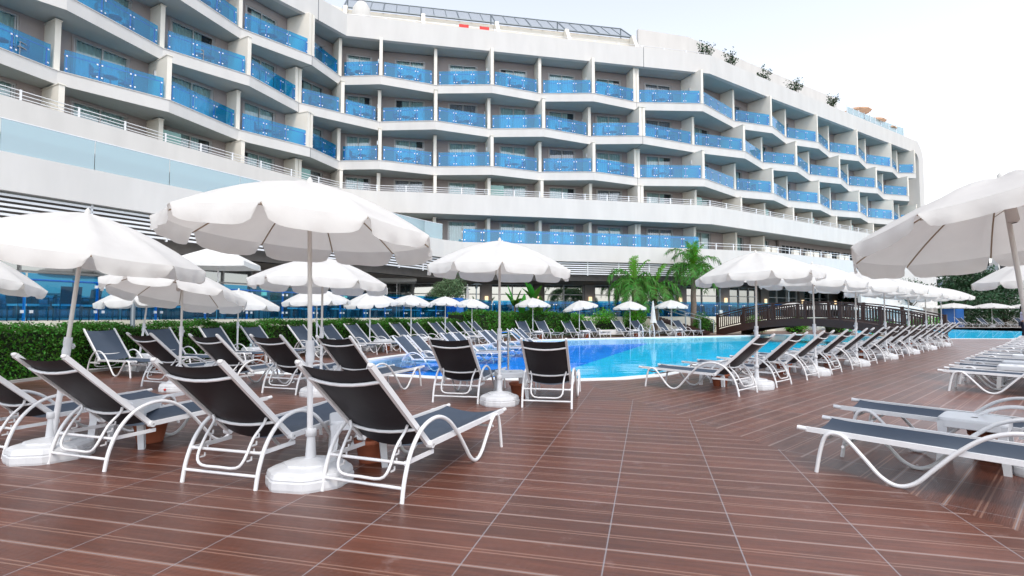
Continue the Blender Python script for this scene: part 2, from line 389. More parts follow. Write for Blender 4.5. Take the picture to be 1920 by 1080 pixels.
flat('ground', [(-BIG,-BIG),(BIG,-BIG),(BIG,BIG),(-BIG,BIG)], [[(-13.9,-13.9),(59.9,-13.9),(59.9,61.9),(-13.9,61.9)]], -.02, M['soil'])
def ring(name, poly, d, z0, z1, mt, label, cat, parent=None):
    out = offset(poly, d); n = len(poly); mb = MB()
    for i in range(n):
        j = (i+1) % n; a, b_, c, e = poly[i], poly[j], out[j], out[i]
        mb.add([(*a, z1), (*b_, z1), (*c, z1), (*e, z1), (*a, z0), (*b_, z0), (*c, z0), (*e, z0)], [(3,2,1,0),(0,1,5,4),(2,3,7,6)])
    o = mb.build(name, mt, parent); props(o, kind='structure'); return o
ring('pool_coping', POOL, .38, -1.5, .012, M['coping'], '', '')
ring('pool_coping', POOL2, .4, -1.5, .012, M['coping'], '', '')
DEEP = clip(POOL, 1)
# tiled floor: cobalt along the left and far side, cyan in the middle and right
def line_clip(poly, p, q, side):
    out = []; f = lambda a: side*((q[0]-p[0])*(a[1]-p[1]) - (q[1]-p[1])*(a[0]-p[0]))
    for i in range(len(poly)):
        a, b_ = poly[i-1], poly[i]; fa, fb = f(a), f(b_)
        if (fa >= 0) != (fb >= 0):
            t = fa/(fa-fb); out.append((a[0]+(b_[0]-a[0])*t, a[1]+(b_[1]-a[1])*t))
        if fb >= 0: out.append(b_)
    return out
PA, PB = (-.5, 11.3), (8.0, 31.6)
flat('pool_floor', line_clip(POOL, PA, PB, 1), [], -.36, M['pool_deep'])
flat('pool_floor', line_clip(POOL, PA, PB, -1), [], -.36, M['pool_cyan'])
flat('pool_floor', POOL2, [], -.10, M['pool_cyan'])
props(flat('water', POOL, [], -.045, M['water']), kind='structure')
props(flat('water', POOL2, [], -.045, M['water_calm']), kind='structure')
# raised terrace in front of the building (planting strip and cafe floor)
TER = [(-40,2),(-12.6,2),(-11.9,9.5),(-11.3,12.5),(-3.4,31.0),(-1.3,37.2),(9,39.4),(13.5,40.9),(23,45.2),(40,57),(52,66),(52,80),(-40,80)]
mb = MB(); mb.prism(TER, -.5, 1.15); props(mb.build('terrace', M['paving']), kind='structure')
cap = MB()
for a, b_ in zip(TER[1:-3], TER[2:-2]): cap.wallbox(a, b_, -.1, 1.2, -.12, .02)
props(cap.build('terrace_wall', mat('cream_wall_render', (.72,.69,.58), .8, noise=.05, nscale=2)), 'low cream retaining wall with pale cap behind the clipped hedge', 'wall')
mb = MB(); mb.prism([(-2.9,29.6),(.8,30.4),(7,33.3),(13.2,36.4),(14.2,38.4),(13.3,40.5),(9,39.2),(-1.2,37.0),(-3.2,31.0)], -.2, .12)
props(mb.build('planting_bed', M['soil']), kind='structure')

# ---------------------------------------------------------------- hotel
O_ = {-1:(-23.3,14.9),0:(-21.2,18.5),1:(-19.1,22.25),2:(-17.06,26.03),3:(-15.01,29.86),4:(-12.88,33.6),5:(-11.5,35.6),6:(-9.15,36.42),7:(-5.38,37.0),8:(-1.42,37.9),
 9:(2.35,38.53),10:(6.17,39.42),11:(10,40.17),12:(15.1,41.38),13:(19.52,44.04),14:(23.07,46.5),15:(26.21,48.36),16:(29.7,50.9),17:(32.89,52.77),18:(36.3,55.1),19:(39.42,56.93),20:(43.0,59.5),21:(45.8,60.9),22:(47.6,62.1)}
I_ = {-1:(-24.15,15.4),0:(-22.0,18.95),1:(-19.9,22.83),2:(-17.94,26.74),3:(-15.8,30.3),4:(-13.77,33.8),5:(-12.03,36.57),6:(-9.43,37.22),7:(-5.56,38.0),8:(-1.69,38.64),
 9:(2.12,39.47),10:(5.97,40.29),11:(9.8,41.14),12:(14.66,42.35),13:(19.18,45.2),14:(22.54,47.33),15:(25.87,49.5),16:(29.1,51.5),17:(32.55,53.9),18:(35.7,55.9),19:(39.08,58.05),20:(42.15,59.87),21:(45.5,62.1),22:(47.1,63.0)}
C0, C1 = -1, 22
def vec(p): return Vector(p)
Wd = {}
for c in range(C0, C1+1):
    a = vec(I_[max(C0, c-1)]); b = vec(I_[min(C1, c+1)]); d = (b-a).normalized(); n = Vector((-d.y, d.x))
    Wd[c] = vec(I_[c]) + n*(1.05 if c < 5 else 1.3)
NORM = {}
for c in range(C0, C1+1):
    a = vec(I_[max(C0, c-1)]); b = vec(I_[min(C1, c+1)]); d = (b-a).normalized(); NORM[c] = Vector((-d.y, d.x))
def V(c, L): return vec(O_[c]) if (c + L) % 2 == 0 else vec(I_[c])
S = {1:9.0, 2:12.0, 3:15.0, 4:18.0, 5:20.8}
F0 = 6.05
hotel = empty('hotel_building', 'long curved white hotel with zigzag balconies fronted by blue glass above the pool', 'hotel', (0, 50, 0))
HI = Matrix.Translation((0, -50, 0))
def hb(mb, name, mats, bevel=0, parent=None, kind=None, label=None):
    o = mb.build(name, mats, None, bevel); o.parent = parent or hotel
    if parent is None: o.location = (0, -50, 0)
    if kind: o['kind'] = kind
    if label: o['label'] = label
    return o
ROWN = {0:'terrace floor', 1:'railed floor', 2:'lowest blue glass row', 3:'middle blue glass row', 4:'top blue glass row'}
# slabs
for L in (2, 3, 4):
    mb = MB(); z = S[L]; cs = list(range(C0, C1+1))
    fr = [V(c, L) for c in cs]
    nrm = []
    for i, c in enumerate(cs): nrm.append(Wd[c])
    for i in range(len(cs)-1):
        a, b_, c_, d_ = fr[i], fr[i+1], nrm[i+1], nrm[i]
        mb.mat = 0
        mb.add([(a.x,a.y,z),(b_.x,b_.y,z),(c_.x,c_.y,z),(d_.x,d_.y,z)], [(0,1,2,3)])
        mb.mat = 0; mb.add([(a.x,a.y,z-.6),(b_.x,b_.y,z-.6),(b_.x,b_.y,z),(a.x,a.y,z)], [(0,1,2,3)])
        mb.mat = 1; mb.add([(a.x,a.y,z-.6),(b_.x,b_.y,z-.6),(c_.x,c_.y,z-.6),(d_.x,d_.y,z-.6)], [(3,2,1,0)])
        # thin projecting cap
        mb.mat = 0; mb.wallbox((a.x,a.y), (b_.x,b_.y), z+.003, z+.035, -.035, .18)
    e = fr[-1]; f = nrm[-1]; mb.mat = 0
    mb.add([(e.x,e.y,z-.6),(f.x,f.y,z-.6),(f.x,f.y,z),(e.x,e.y,z)], [(0,1,2,3)])
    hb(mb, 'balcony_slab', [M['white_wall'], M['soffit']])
    # dark movement joints across the slab edge
    j = MB()
    for c in (4, 11):
        p = V(c, L); q = Wd[c]; d = (q-p).normalized()
        j.wallbox(tuple(p - d*.006), tuple(q), z-.604, z-.59, -.02, .02)
        j.wallbox(tuple(p - d*.006), tuple(p + d*.05), z-.6, z+.0, -.014, .014)
    hb(j, 'movement_joint', M['joint'])
# walls, windows, partitions
def window_mesh(wd, hgt, kind):
    fr = MB(); t = .07
    for (cx, cz, sx, sz) in ((-wd/2+t/2, hgt/2, t, hgt), (wd/2-t/2, hgt/2, t, hgt), (0, hgt-t/2, wd-2*t, t), (0, t/2, wd-2*t, t), (0, hgt/2, .06, hgt-2*t)):
        fr.box((cx, 0, cz), (sx, .09, sz))
    fr.box((wd/2-t-.05, -.012, hgt/2), (.05, .05, hgt-2*t)); fr.box((-wd/2+t+.035, -.012, hgt/2), (.03, .05, hgt-2*t))
    cu = MB(); n = max(16, int(wd*18)); x0 = -wd/2+t; x1 = wd/2-t; rs = random.Random(kind*7+int(wd*10))
    if kind == 1: x0 += (x1-x0)*.22
    if kind == 2: x1 -= (x1-x0)*.25
    ph = 0; vs = []
    for i in range(n+1):
        ph += rs.uniform(1.2, 2.2); y = .16 + .045*math.sin(ph)
        x = x0 + (x1-x0)*i/n; vs += [(x, y, .02), (x, y + rs.uniform(-.01,.01), hgt-.03)]
    cu.smooth = True; cu.add(vs, [(2*i, 2*i+2, 2*i+3, 2*i+1) for i in range(n)]); cu.smooth = False
    bk = MB(); bk.add([(-wd/2+.02, .5, 0), (wd/2-.02, .5, 0), (wd/2-.02, .5, hgt), (-wd/2+.02, .5, hgt), (-wd/2+.02,.06,0),(wd/2-.02,.06,0),(wd/2-.02,.06,hgt),(-wd/2+.02,.06,hgt)], [(0,1,2,3),(0,4,5,1),(3,2,6,7),(0,3,7,4),(1,5,6,2)])
    pn = MB(); pn.add([(-wd/2+t, .02, t), (wd/2-t, .02, t), (wd/2-t, .02, hgt-t), (-wd/2+t, .02, hgt-t)], [(0,1,2,3)])
    cm = M['curtain_dark'] if kind == 3 else M['curtain']
    return (fr.mesh('window_frame', M['frame']), cu.mesh('curtain', cm), bk.mesh('room_recess', M['dark']), pn.mesh('pane', M['pane']))
WM = {}
nwin = 0; stuffwin = []
def add_window(mid, ang, wd, hgt, z, kind):
    global nwin
    wd = round(wd*5)/5; k = (wd, hgt, kind)
    if k not in WM: WM[k] = window_mesh(*k)
    ms = WM[k]; nwin += 1
    if nwin <= 100:
        r = bpy.data.objects.new('sliding_window', ms[0]); link(r); r.parent = hotel
        r.location = (mid.x, mid.y-50, z); r.rotation_euler = (0, 0, ang)
        for nm, me in (('curtain', ms[1]), ('room_recess', ms[2]), ('pane', ms[3])):
            o = bpy.data.objects.new(nm, me); link(o); o.parent = r
    else: stuffwin.append((Matrix.Translation((mid.x, mid.y, z)) @ Matrix.Rotation(ang, 4, 'Z'), ms))
finN = 0
rw = random.Random(3)
fin_extra = MB(); lamp_mesh = None
levels = {0:(F0, 8.4), 1:(9.0, 11.4), 2:(12.0, 14.4), 3:(15.0, 17.4), 4:(18.0, 20.8)}
order = []
for L in (2, 3, 1, 4, 0):
    z0, z1 = levels[L]; wall = MB()
    for c in range(C0, C1):
        a, b_ = Wd[c], Wd[c+1]; ln = (b_-a).length; d = (b_-a)/ln; ang = math.atan2(d.y, d.x)
        wd = min(2.5, ln*.56); off = -.1*ln if c < 5 else 0
        if ln < 2.2: wd = ln*.5
        wd = round(wd*5)/5
        if L == 0 and c > 14: continue
        mid = (a+b_)/2 + d*(.04*ln if 5 <= c < 12 else (-.0*ln)); h = 2.27
        if c >= 12: mid = (a+b_)/2 - d*.08*ln
        pa = mid - d*wd/2; pb = mid + d*wd/2
        for (p, q, y0, y1) in ((a, pa, z0, z1), (pb, b_, z0, z1), (pa, pb, z0+h, z1)):
            wall.wallbox(tuple(p), tuple(q), y0, y1, 0, .2)
        # a slim reveal round the opening, proud of the wall
        wall.wallbox(tuple(pa - d*.09), tuple(pa - d*.0), z0, z0+h+.09, -.03, 0.0)
        wall.wallbox(tuple(pb), tuple(pb + d*.09), z0, z0+h+.09, -.03, 0.0)
        wall.wallbox(tuple(pa), tuple(pb), z0+h, z0+h+.09, -.03, 0.0)
        n = Vector((-d.y, d.x)); rr = rw.random(); kind = 0 if rr < .68 else (1 if rr < .8 else (2 if rr < .92 else 3))
        order.append((mid + n*.06, ang, wd, h, z0, kind, L))
    hb(wall, 'room_wall', M['grey_wall'])
order.sort(key=lambda t: (t[0].length + abs(t[4]-8)*.2))
for t in order: add_window(*t[:6])
if stuffwin:
    mb = MB(); mats = [M['frame'], M['curtain'], M['dark'], M['pane'], M['curtain_dark']]
    for T, ms in stuffwin:
        for k, me in enumerate(ms):
            mb.mat = 4 if (k == 1 and me.materials[0] == M['curtain_dark']) else k
            mb.add([v.co for v in me.vertices], [tuple(p.vertices) for p in me.polygons], T)
    hb(mb, 'sliding_windows', mats, kind='stuff')
fins = []
for L in (2, 3, 4, 1, 0):
    z0, z1 = levels[L]
    for c in range(C0+1, C1+1):
        if L == 0 and (c > 14 or c < 7): continue
        if L == 0 and c > 12 and c < 14: pass
        p = (V(c, L) if L not in (0,) else vec(I_[c])); q = Wd[c]; d = (q-p).normalized()
        if L == 1: p = vec(I_[c]) - NORM[c]*(.55 if c % 2 else .15); d = (q-p).normalized()
        dbl = c in (4, 11)
        fins.append((abs(p.length), L, c, p + d*.06, q, z0, z1, dbl))
fins.sort(key=lambda t: t[0])
extra = MB()
for i, (_, L, c, p, q, z0, z1, dbl) in enumerate(fins):
    top = z1 if L == 4 else z0 + 2.27
    mb = MB() if i < 100 else extra
    for off in ((-.13, .13) if dbl else (0,)):
        d = (q-p).normalized(); n = Vector((-d.y, d.x)); a = p + n*(off - .0); b_ = q + n*off
        mb.wallbox(tuple(a), tuple(b_), z0, top, -.11, .11)
        if L != 4:
            mb.wallbox(tuple(a - d*.04), tuple(b_), top+.001, top+.05, -.14, .14)
            mb.wallbox(tuple(b_ - d*.35), tuple(b_), top+.05, z1, -.08, .08)
    o = hb(mb, 'balcony_partition', M['fin']) if i < 100 else None
    if o and c % 2 == 0 and i < 60:      # small wall light on the partition's camera side
        lm = MB(); d = (q-p).normalized(); n = Vector((-d.y, d.x)); s = 1 if c < 4 else 1
        mid = p + d*1.2; lm.wallbox(tuple(mid), tuple(mid + d*.14), z0+1.5, z0+1.78, .11*s + .002, .11*s+.08)
        w2 = lm.build('wall_light', M['steel']); w2.parent = o
hb(extra, 'balcony_partitions', M['fin'], kind='stuff')
# balcony railings (glass panes, posts with round fixings and a tube rail)
for L in (2, 3, 4):
    z = S[L] + .035
    for c in range(C0, C1):
        a, b_ = V(c, L), V(c+1, L); ln = (b_-a).length; d = (b_-a)/ln; n = Vector((-d.y, d.x))
        a2 = a + d*.22 + n*.10; b2 = b_ - d*.22 + n*.10; ln2 = (b2-a2).length
        if ln2 < .8: continue
        np_ = max(1, round(ln2/1.25)); gl = MB(); st = MB(); st2 = MB()
        for k in range(np_):
            p = a2 + d*(ln2*k/np_ + .012); q = a2 + d*(ln2*(k+1)/np_ - .012)
            gl.wallbox(tuple(p), tuple(q), z+.06, z+1.05, -.008, .008)
        st.mat = 0
        st.tube([(*(a2 + n*.07), z+.86), (*(b2 + n*.07), z+.86)], .022, 6)
        for k in range(np_+1):
            p = a2 + d*(.1 if k == 0 else (-.1 if k == np_ else 0)) + d*(ln2*k/np_) + n*.07
            st.mat = 0; st.wallbox(tuple(p - d*.018), tuple(p + d*.018), z, z+.86, 0, .05)
            st.mat = 1
            for zz in (z+.2, z+.78):
                for s in ((-.09, .09) if 0 < k < np_ else (0,)):
                    e = p + d*s - n*.1
                    st.wallbox(tuple(e - d*.03), tuple(e + d*.03), zz-.03, zz+.03, -.0, .03)
        g = hb(gl, 'balcony_glass', M['blue_glass']); s_ = st.build('handrail', [M['blue_steel'], M['steel']]); s_.parent = g
# level 1 parapet
PAR = [(-24.4,11.2),(-21.2,17.2),(-18.6,22.6),(-17.0,25.9),(-14.5,30.6),(-12.45,34.2),(-11.5,35.5),(-9.3,36.3),(-5.4,36.85),(2.05,38.31),(10.56,40.2),(15.6,41.3),(22.5,45.8),(29.5,50.4),(38.9,56.5),(47.6,62.0)]
def strip(poly, z0, z1, t, mt, name, extra=None, t0=0.0):
    mb = MB()
    P = [Vector(p) for p in poly]; n = []
    for i in range(len(P)):
        d = (P[min(i+1, len(P)-1)] - P[max(i-1, 0)]).normalized(); n.append(Vector((-d.y, d.x)))
    for i in range(len(P)-1):
        a, b_ = P[i]+n[i]*t0, P[i+1]+n[i+1]*t0; c_, d_ = P[i+1] + n[i+1]*t, P[i] + n[i]*t
        q = [a, b_, c_, d_]; vs = [(p.x, p.y, z0) for p in q] + [(p.x, p.y, z1) for p in q]
        mb.add(vs, [(0,3,2,1),(4,5,6,7),(0,1,5,4),(2,3,7,6)])
        if i == 0: mb.add(vs, [(3,0,4,7)])
        if i == len(P)-2: mb.add(vs, [(1,2,6,5)])
    if name is None: return mb
    return hb(mb, name, mt)
strip(PAR, 8.4, 9.85, .3, M['white_wall'], 'white_parapet')
def rail(poly, z, hts, post_h, sp, mt, name, t=.15, r=.02):
    mb = MB(); P = [Vector(p) for p in poly]
    for i in range(len(P)-1):
        d = (P[i+1]-P[i]); ln = d.length; d /= ln; n = Vector((-d.y, d.x)); k = max(1, round(ln/sp))
        for h in hts: mb.tube([(*(P[i]+n*t), z+h), (*(P[i+1]+n*t), z+h)], r, 5)
        for j in range(k):
            p = P[i] + d*(ln*j/k) + n*t; mb.box((p.x, p.y, z+post_h/2), (.07, .05, post_h), rz=math.atan2(d.y, d.x))
    return hb(mb, name, mt)
rail(PAR, 9.85, (.42, .26, .12), .46, 1.9, M['louver'], 'parapet_rail')
# soffit and floor between parapet and wall
def fill(front, back, z0, z1, m0, m1_, name):
    mb = MB(); n = len(front); pts = [Vector((*p, 0)) for p in front] + [Vector((*p, 0)) for p in back[::-1]]
    tri = tessellate_polygon([pts])
    for (z, mi, up) in ((z0, 1, False), (z1, 0, True)):
        mb.mat = mi; fs = []
        for t in tri:
            a, b_, c = [pts[i] for i in t]; cr = (b_-a).cross(c-a).z > 0
            fs.append(tuple(t) if cr == up else tuple(reversed(t)))
        mb.add([(p.x, p.y, z) for p in pts], fs)
    return hb(mb, name, [m0, m1_])
WL = [tuple(Wd[c] + NORM[c]*.15) for c in range(C0, C1+1)]
ins = lambda poly, t: [(p[0], p[1]) for p in [tuple(Vector(poly[i]) + t*Vector((-( (Vector(poly[min(i+1,len(poly)-1)])-Vector(poly[max(i-1,0)])).normalized().y), (Vector(poly[min(i+1,len(poly)-1)])-Vector(poly[max(i-1,0)])).normalized().x))) for i in range(len(poly))]]
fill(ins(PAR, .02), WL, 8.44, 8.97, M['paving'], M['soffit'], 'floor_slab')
# joints on the parapet and top band
# top band and roof
TB = [(-25.6,10.4),(-22.4,16.5),(-18.0,25.0),(-14.75,31.6),(-12.8,34.3),(-11.55,36.3),(-9.0,36.9),(10.34,40.96),(15.98,42.17),(23.08,46.9),(49.3,63.81)]
strip(TB, 20.8, 22.35, .35, M['white_wall'], 'roof_band')
fill(ins(TB, .03), [tuple(Wd[c] + NORM[c]*9) for c in (C0, 2, 4, 5, 7, 10, 12, 15, 18, 22)], 20.84, 21.3, M['paving'], M['soffit'], 'roof_slab')
jm = MB()
for (p, q, z0, z1) in (((-12.8,34.3), (-12.1,34.9), 20.79, 22.36), ((10.34,40.96), (10.6,41.0), 20.79, 22.36)):
    a = Vector(p); d = Vector((.6,-.8)) if p[0] < 0 else Vector((.2,-.98))
    jm.wallbox(tuple(a + d*.008), tuple(a - d*.1), z0, z1, -.02, .02)
hb(jm, 'movement_joint', M['joint'])
# end frame: rounded return of the roof band down the right end
mb = MB(); ex, ey = 49.3, 63.81; dd = (Vector(TB[-1])-Vector(TB[-2])).normalized(); nn = Vector((-dd.y, dd.x))
prof = [(1.1, 0), (1.1, 0)]
def endprof():
    pts = []; Ro, Ri, th = 2.2, 1.0, 1.35
    pts += [(th, 0)]
    pts += [(th, 22.35-Ro)]
    for k in range(1, 9):
        a = math.pi/2*k/8; pts.append((th-Ro+Ro*math.cos(a), 22.35-Ro+Ro*math.sin(a)))
    pts += [(-.9, 22.35), (-.9, 20.8)]
    for k in range(0, 9):
        a = math.pi/2*(1-k/8); pts.append((-.9+Ri*math.cos(a)*.9, 20.8-Ri+Ri*math.sin(a)))
    pts += [(0, 19.8), (0, 0)]
    return pts
pr = endprof(); T = Matrix(((dd.x, nn.x, 0, ex), (dd.y, nn.y, 0, ey), (0, 0, 1, 0), (0, 0, 0, 1)))
n = len(pr); tri = tessellate_polygon([[Vector((x, z, 0)) for x, z in pr]])
fs = []
for t in tri: fs += [tuple(t), tuple(i+n for i in reversed(t))]
for i in range(n): j = (i+1) % n; fs.append((i, j, j+n, i+n))
mb.add([(x, -.004, z) for x, z in pr] + [(x, 10, z) for x, z in pr], fs, T)
o = hb(mb, 'end_wall', M['white_wall'])
bm = bmesh.new(); bm.from_mesh(o.data); bmesh.ops.recalc_face_normals(bm, faces=bm.faces); bm.to_mesh(o.data); bm.free()
mb = MB(); q = Wd[22]; e = Vector((ex, ey)) + nn*.2
mb.wallbox(tuple(q), tuple(Vector((ex, ey)) + nn*3.6), 1.15, 20.84, 0, .3); hb(mb, 'gable_wall', M['fin'])
# backs of the building so that no light leaks
mb = MB()
for c in range(C0, C1):
    a, b_ = Wd[c] + NORM[c]*9, Wd[c+1] + NORM[c+1]*9; mb.wallbox(tuple(a), tuple(b_), 0, 21.2, 0, .2)
hb(mb, 'rear_wall', M['white_wall'])
# set-back roof storey
RW = [(-20.2,28.4),(-16.6,35.6),(-12.55,38.67),(9.95,43.07)]
strip(RW, 21.3, 24.12, .3, M['fin'], 'roof_storey_wall')
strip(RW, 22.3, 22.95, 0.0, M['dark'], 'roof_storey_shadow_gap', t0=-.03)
RW2 = [(10.9,44.9),(15.66,46.2),(27.15,53.6),(37.2,59.8)]
strip(RW2, 21.3, 26.0, .3, M['white_wall'], 'roof_screen_wall')
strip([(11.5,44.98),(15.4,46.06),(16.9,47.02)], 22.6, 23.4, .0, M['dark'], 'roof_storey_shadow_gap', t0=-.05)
mb = MB(); mb.wallbox((37.2,59.8), (36.4,62.6), 21.3, 26.0, 0, .3); hb(mb, 'roof_screen_wall', M['white_wall'])
TBR = [(-12.0,36.55),(-9.0,37.1),(10.34,41.1),(15.98,42.35)]
rail(TBR, 22.35, (.28,), .3, 1.9, M['steel'], 'roof_rail')
# roof pergola: fins carrying a sloping metal lattice
mb = MB(); st = MB()
pa, pb = Vector((-12.2, 36.9)), Vector((10.3, 41.3)); d = (pb-pa).normalized(); n = Vector((-d.y, d.x)); ln = (pb-pa).length
zf, zb = 24.15, 26.3
for k in range(5):
    mb = MB(); p = pa + d*(ln*k/4 * .985 + .05)
    vs = [(*(p + n*.4), 21.3), (*(p + n*1.75), 21.3), (*(p + n*1.75), 24.1), (*(p + n*1.25), 24.1), (*(p + n*.5), 22.8)]
    T2 = d*.28; vv = vs + [(x + T2.x, y + T2.y, z) for x, y, z in vs]
    mb.add(vv, [(0,1,2,3,4),(9,8,7,6,5),(0,5,6,1),(1,6,7,2),(2,7,8,3),(3,8,9,4),(4,9,5,0)]); hb(mb, 'pergola_pier', M['fin'])
f0, f1 = 1.6, 4.2
st.tube([(*(pa+n*f0), zf), (*(pb+n*f0), zf)], .07, 6); st.tube([(*(pa+n*f1), zb), (*(pb+n*f1), zb)], .06, 6)
for k in range(25):
    p = pa + d*(ln*k/24); st.tube([(*(p+n*f0), zf), (*(p+n*f1), zb)], .035 if k % 3 else .06, 5)
for k in range(1, 9):
    t = k/9; st.tube([(*(pa+n*(f0+(f1-f0)*t)), zf+(zb-zf)*t+.03), (*(pb+n*(f0+(f1-f0)*t)), zf+(zb-zf)*t+.03)], .014, 4)
for k in range(5):
    p = pa + d*(ln*k/4); st.tube([(*(p+n*f1), 21.3), (*(p+n*f1), zb)], .05, 6)
    st.tube([(*(p+n*2.4), 23.4), (*(p+n*f0), zf)], .04, 5)
hb(st, 'roof_pergola', M['metal_dark'])
mb = MB(); mb.wallbox((-12.0,39.6), (10.6,44.0), 24.9, 25.02, 0, .05)
# rooftop terrace glass at the far right end
mb = MB(); P = [(37.2,58.2),(40.6,60.4),(44,62.6),(48.6,65.2)]
for i in range(3):
    a, b_ = Vector(P[i]), Vector(P[i+1]); ln = (b_-a).length; d = (b_-a)/ln
    for k in range(3): mb.wallbox(tuple(a+d*(ln*k/3+.03)), tuple(a+d*(ln*(k+1)/3-.03)), 22.3, 24.5, 0, .02)
gl = hb(mb, 'roof_glass_screen', M['frost'])
mb = MB()
for i in range(3):
    a, b_ = Vector(P[i]), Vector(P[i+1]); ln = (b_-a).length; d = (b_-a)/ln
    for k in range(4): mb.wallbox(tuple(a+d*(ln*k/3-.04)), tuple(a+d*(ln*k/3+.04)), 22.3, 24.6, -.05, .03)
hb(mb, 'screen_post', M['steel'])

# first floor terrace: band, balustrades, louvres
T1 = [(-19.2,9.8),(-15.75,16.2),(-13.37,20.67),(-9.0,28.4),(-5.6,34.3),(-4.6,35.75),(-3.37,36.9)]
T2_ = [(-3.37,36.9),(3.2,38.25),(10.35,39.75),(14.4,40.7)]
T3 = [(14.4,40.7),(20.57,42.65),(33,50.4),(46.7,59.0)]
strip(T1 + T2_[1:], 5.2, 6.4, .3, M['white_wall'], 'terrace_band')
strip(T3, 3.9, 6.4, .3, M['white_wall'], 'terrace_band')
mb = MB(); mb.wallbox((46.7,59.0), (48.8,66), 1.0, 6.4, -.3, 0); hb(mb, 'terrace_band', M['white_wall'])
strip([(33,50.4),(46.7,59.0)], 0.2, 3.9, .3, M['white_wall'], 'terrace_band')
FT = T1 + T2_[1:] + T3[1:]
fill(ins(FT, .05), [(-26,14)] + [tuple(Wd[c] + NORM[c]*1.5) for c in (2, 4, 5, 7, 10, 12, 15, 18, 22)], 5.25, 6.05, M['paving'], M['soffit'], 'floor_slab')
# left: frosted balustrade
def glassrun(poly, z, h, sp, mt, inset=.12, posts=None, dots=True, name='terrace_glass', plabel=None):
    gl = MB(); st = MB(); P = [Vector(p) for p in poly]
    for i in range(len(P)-1):
        d = P[i+1]-P[i]; ln = d.length; d /= ln; n = Vector((-d.y, d.x)); k = max(1, round(ln/sp))
        for j in range(k):
            a = P[i]+d*(ln*j/k+.012)+n*inset; b_ = P[i]+d*(ln*(j+1)/k-.012)+n*inset
            gl.wallbox(tuple(a), tuple(b_), z, z+h, -.008, .008)
            if posts:
                p = P[i]+d*(ln*j/k)+n*(inset+.06); st.mat = 0; st.wallbox(tuple(p-d*.02), tuple(p+d*.02), z-.1, z+h*.86, 0, .05); st.mat = 1
                for zz in (z+.18*h, z+.76*h):
                    for s in (-.09, .09):
                        e = p + d*s; st.wallbox(tuple(e-d*.035), tuple(e+d*.035), zz-.035, zz+.035, -.1, -.07)
        if posts: st.mat = 0; st.tube([(*(P[i]+n*(inset+.08)), z+h*.86), (*(P[i+1]+n*(inset+.08)), z+h*.86)], .025, 6)
        else: st.mat = 1; st.tube([(*(P[i]+n*inset), z+h+.01), (*(P[i+1]+n*inset), z+h+.01)], .02, 4)
    return gl, st
gl, st = glassrun(T1[:-1], 6.4, 1.05, 2.8, M['frost'])
g = hb(gl, 'frosted_balustrade', M['frost']); s_ = st.build('top_rail', [M['blue_steel'], M['louver']]); s_.parent = g
gl, st = glassrun(T2_, 6.4, .95, 1.25, M['blue_glass'], posts=True)
g = hb(gl, 'terrace_glass', M['blue_glass']); s_ = st.build('handrail', [M['blue_steel'], M['steel']]); s_.parent = g
rail(T3, 6.4, (.5, .3), .52, 1.6, M['louver'], 'terrace_rail')
mb = MB(); P = [Vector(p) for p in T3]; rq = random.Random(5)
for i in range(1, 3):
    d = P[i+1]-P[i]; ln = d.length; d /= ln; n = Vector((-d.y, d.x)); x = 0
    while x < ln - 1:
        if rq.random() < .75: mb.wallbox(tuple(P[i]+d*x), tuple(P[i]+d*(x+.8)), 6.42, 6.85, .3, .55)
        x += 1.05
hb(mb, 'planter_boxes', M['fin'])
strip([(-6.8,42.2),(-3,42.6),(9.8,45)], 6.05, 8.4, .2, M['grey_wall'], 'room_wall')
# right: long dark window bands behind the terrace rail
a, b_ = Wd[15], Wd[22]; 
strip([tuple(Wd[c] - NORM[c]*.3) for c in range(15, 23)], 6.05, 8.44, .2, M['grey_wall'], 'room_wall')
mb = MB(); fr = MB()
for c in range(15, 22):
    a, b_ = Wd[c] - NORM[c]*.3, Wd[c+1] - NORM[c+1]*.3; d = (b_-a).normalized(); ln = (b_-a).length
    mb.wallbox(tuple(a+d*.3), tuple(b_-d*.3), 6.9, 7.95, -.04, -.01)
    for k in range(6): p = a+d*(.3+(ln-.6)*k/5); fr.wallbox(tuple(p-d*.03), tuple(p+d*.03), 6.9, 7.95, -.07, -.04)
g = hb(mb, 'ribbon_window', M['dark']); s_ = fr.build('window_frame', M['frame']); s_.parent = g
# louvres under the band
LV = T1 + T2_[1:] + T3[1:2]
LVi = ins(LV, .15)
mb = MB()
for k in range(6):
    z = 4.28 + k*.155; s2 = strip(LVi, z, z+.075, .07, None, None); mb.add(s2.v, s2.f)
P = [Vector(p) for p in LVi]
for i in range(len(P)-1):
    d = P[i+1]-P[i]; ln = d.length; d /= ln; k = max(1, round(ln/2.6))
    for j in range(k): p = P[i]+d*(ln*j/k); mb.wallbox(tuple(p-d*.03), tuple(p+d*.03), 4.2, 5.2, .0, .1)
hb(mb, 'louvre_blades', M['louver'])
s2 = strip(ins(LV, .9), 3.85, 5.26, .1, M['brown_wall'], 'louvre_backing')
fill(ins(LV, .9), [(-27,17),(-10,42),(0,46),(12,48),(19,50)], 3.8, 3.9, M['paving'], M['brown_wall'], 'canopy_slab')
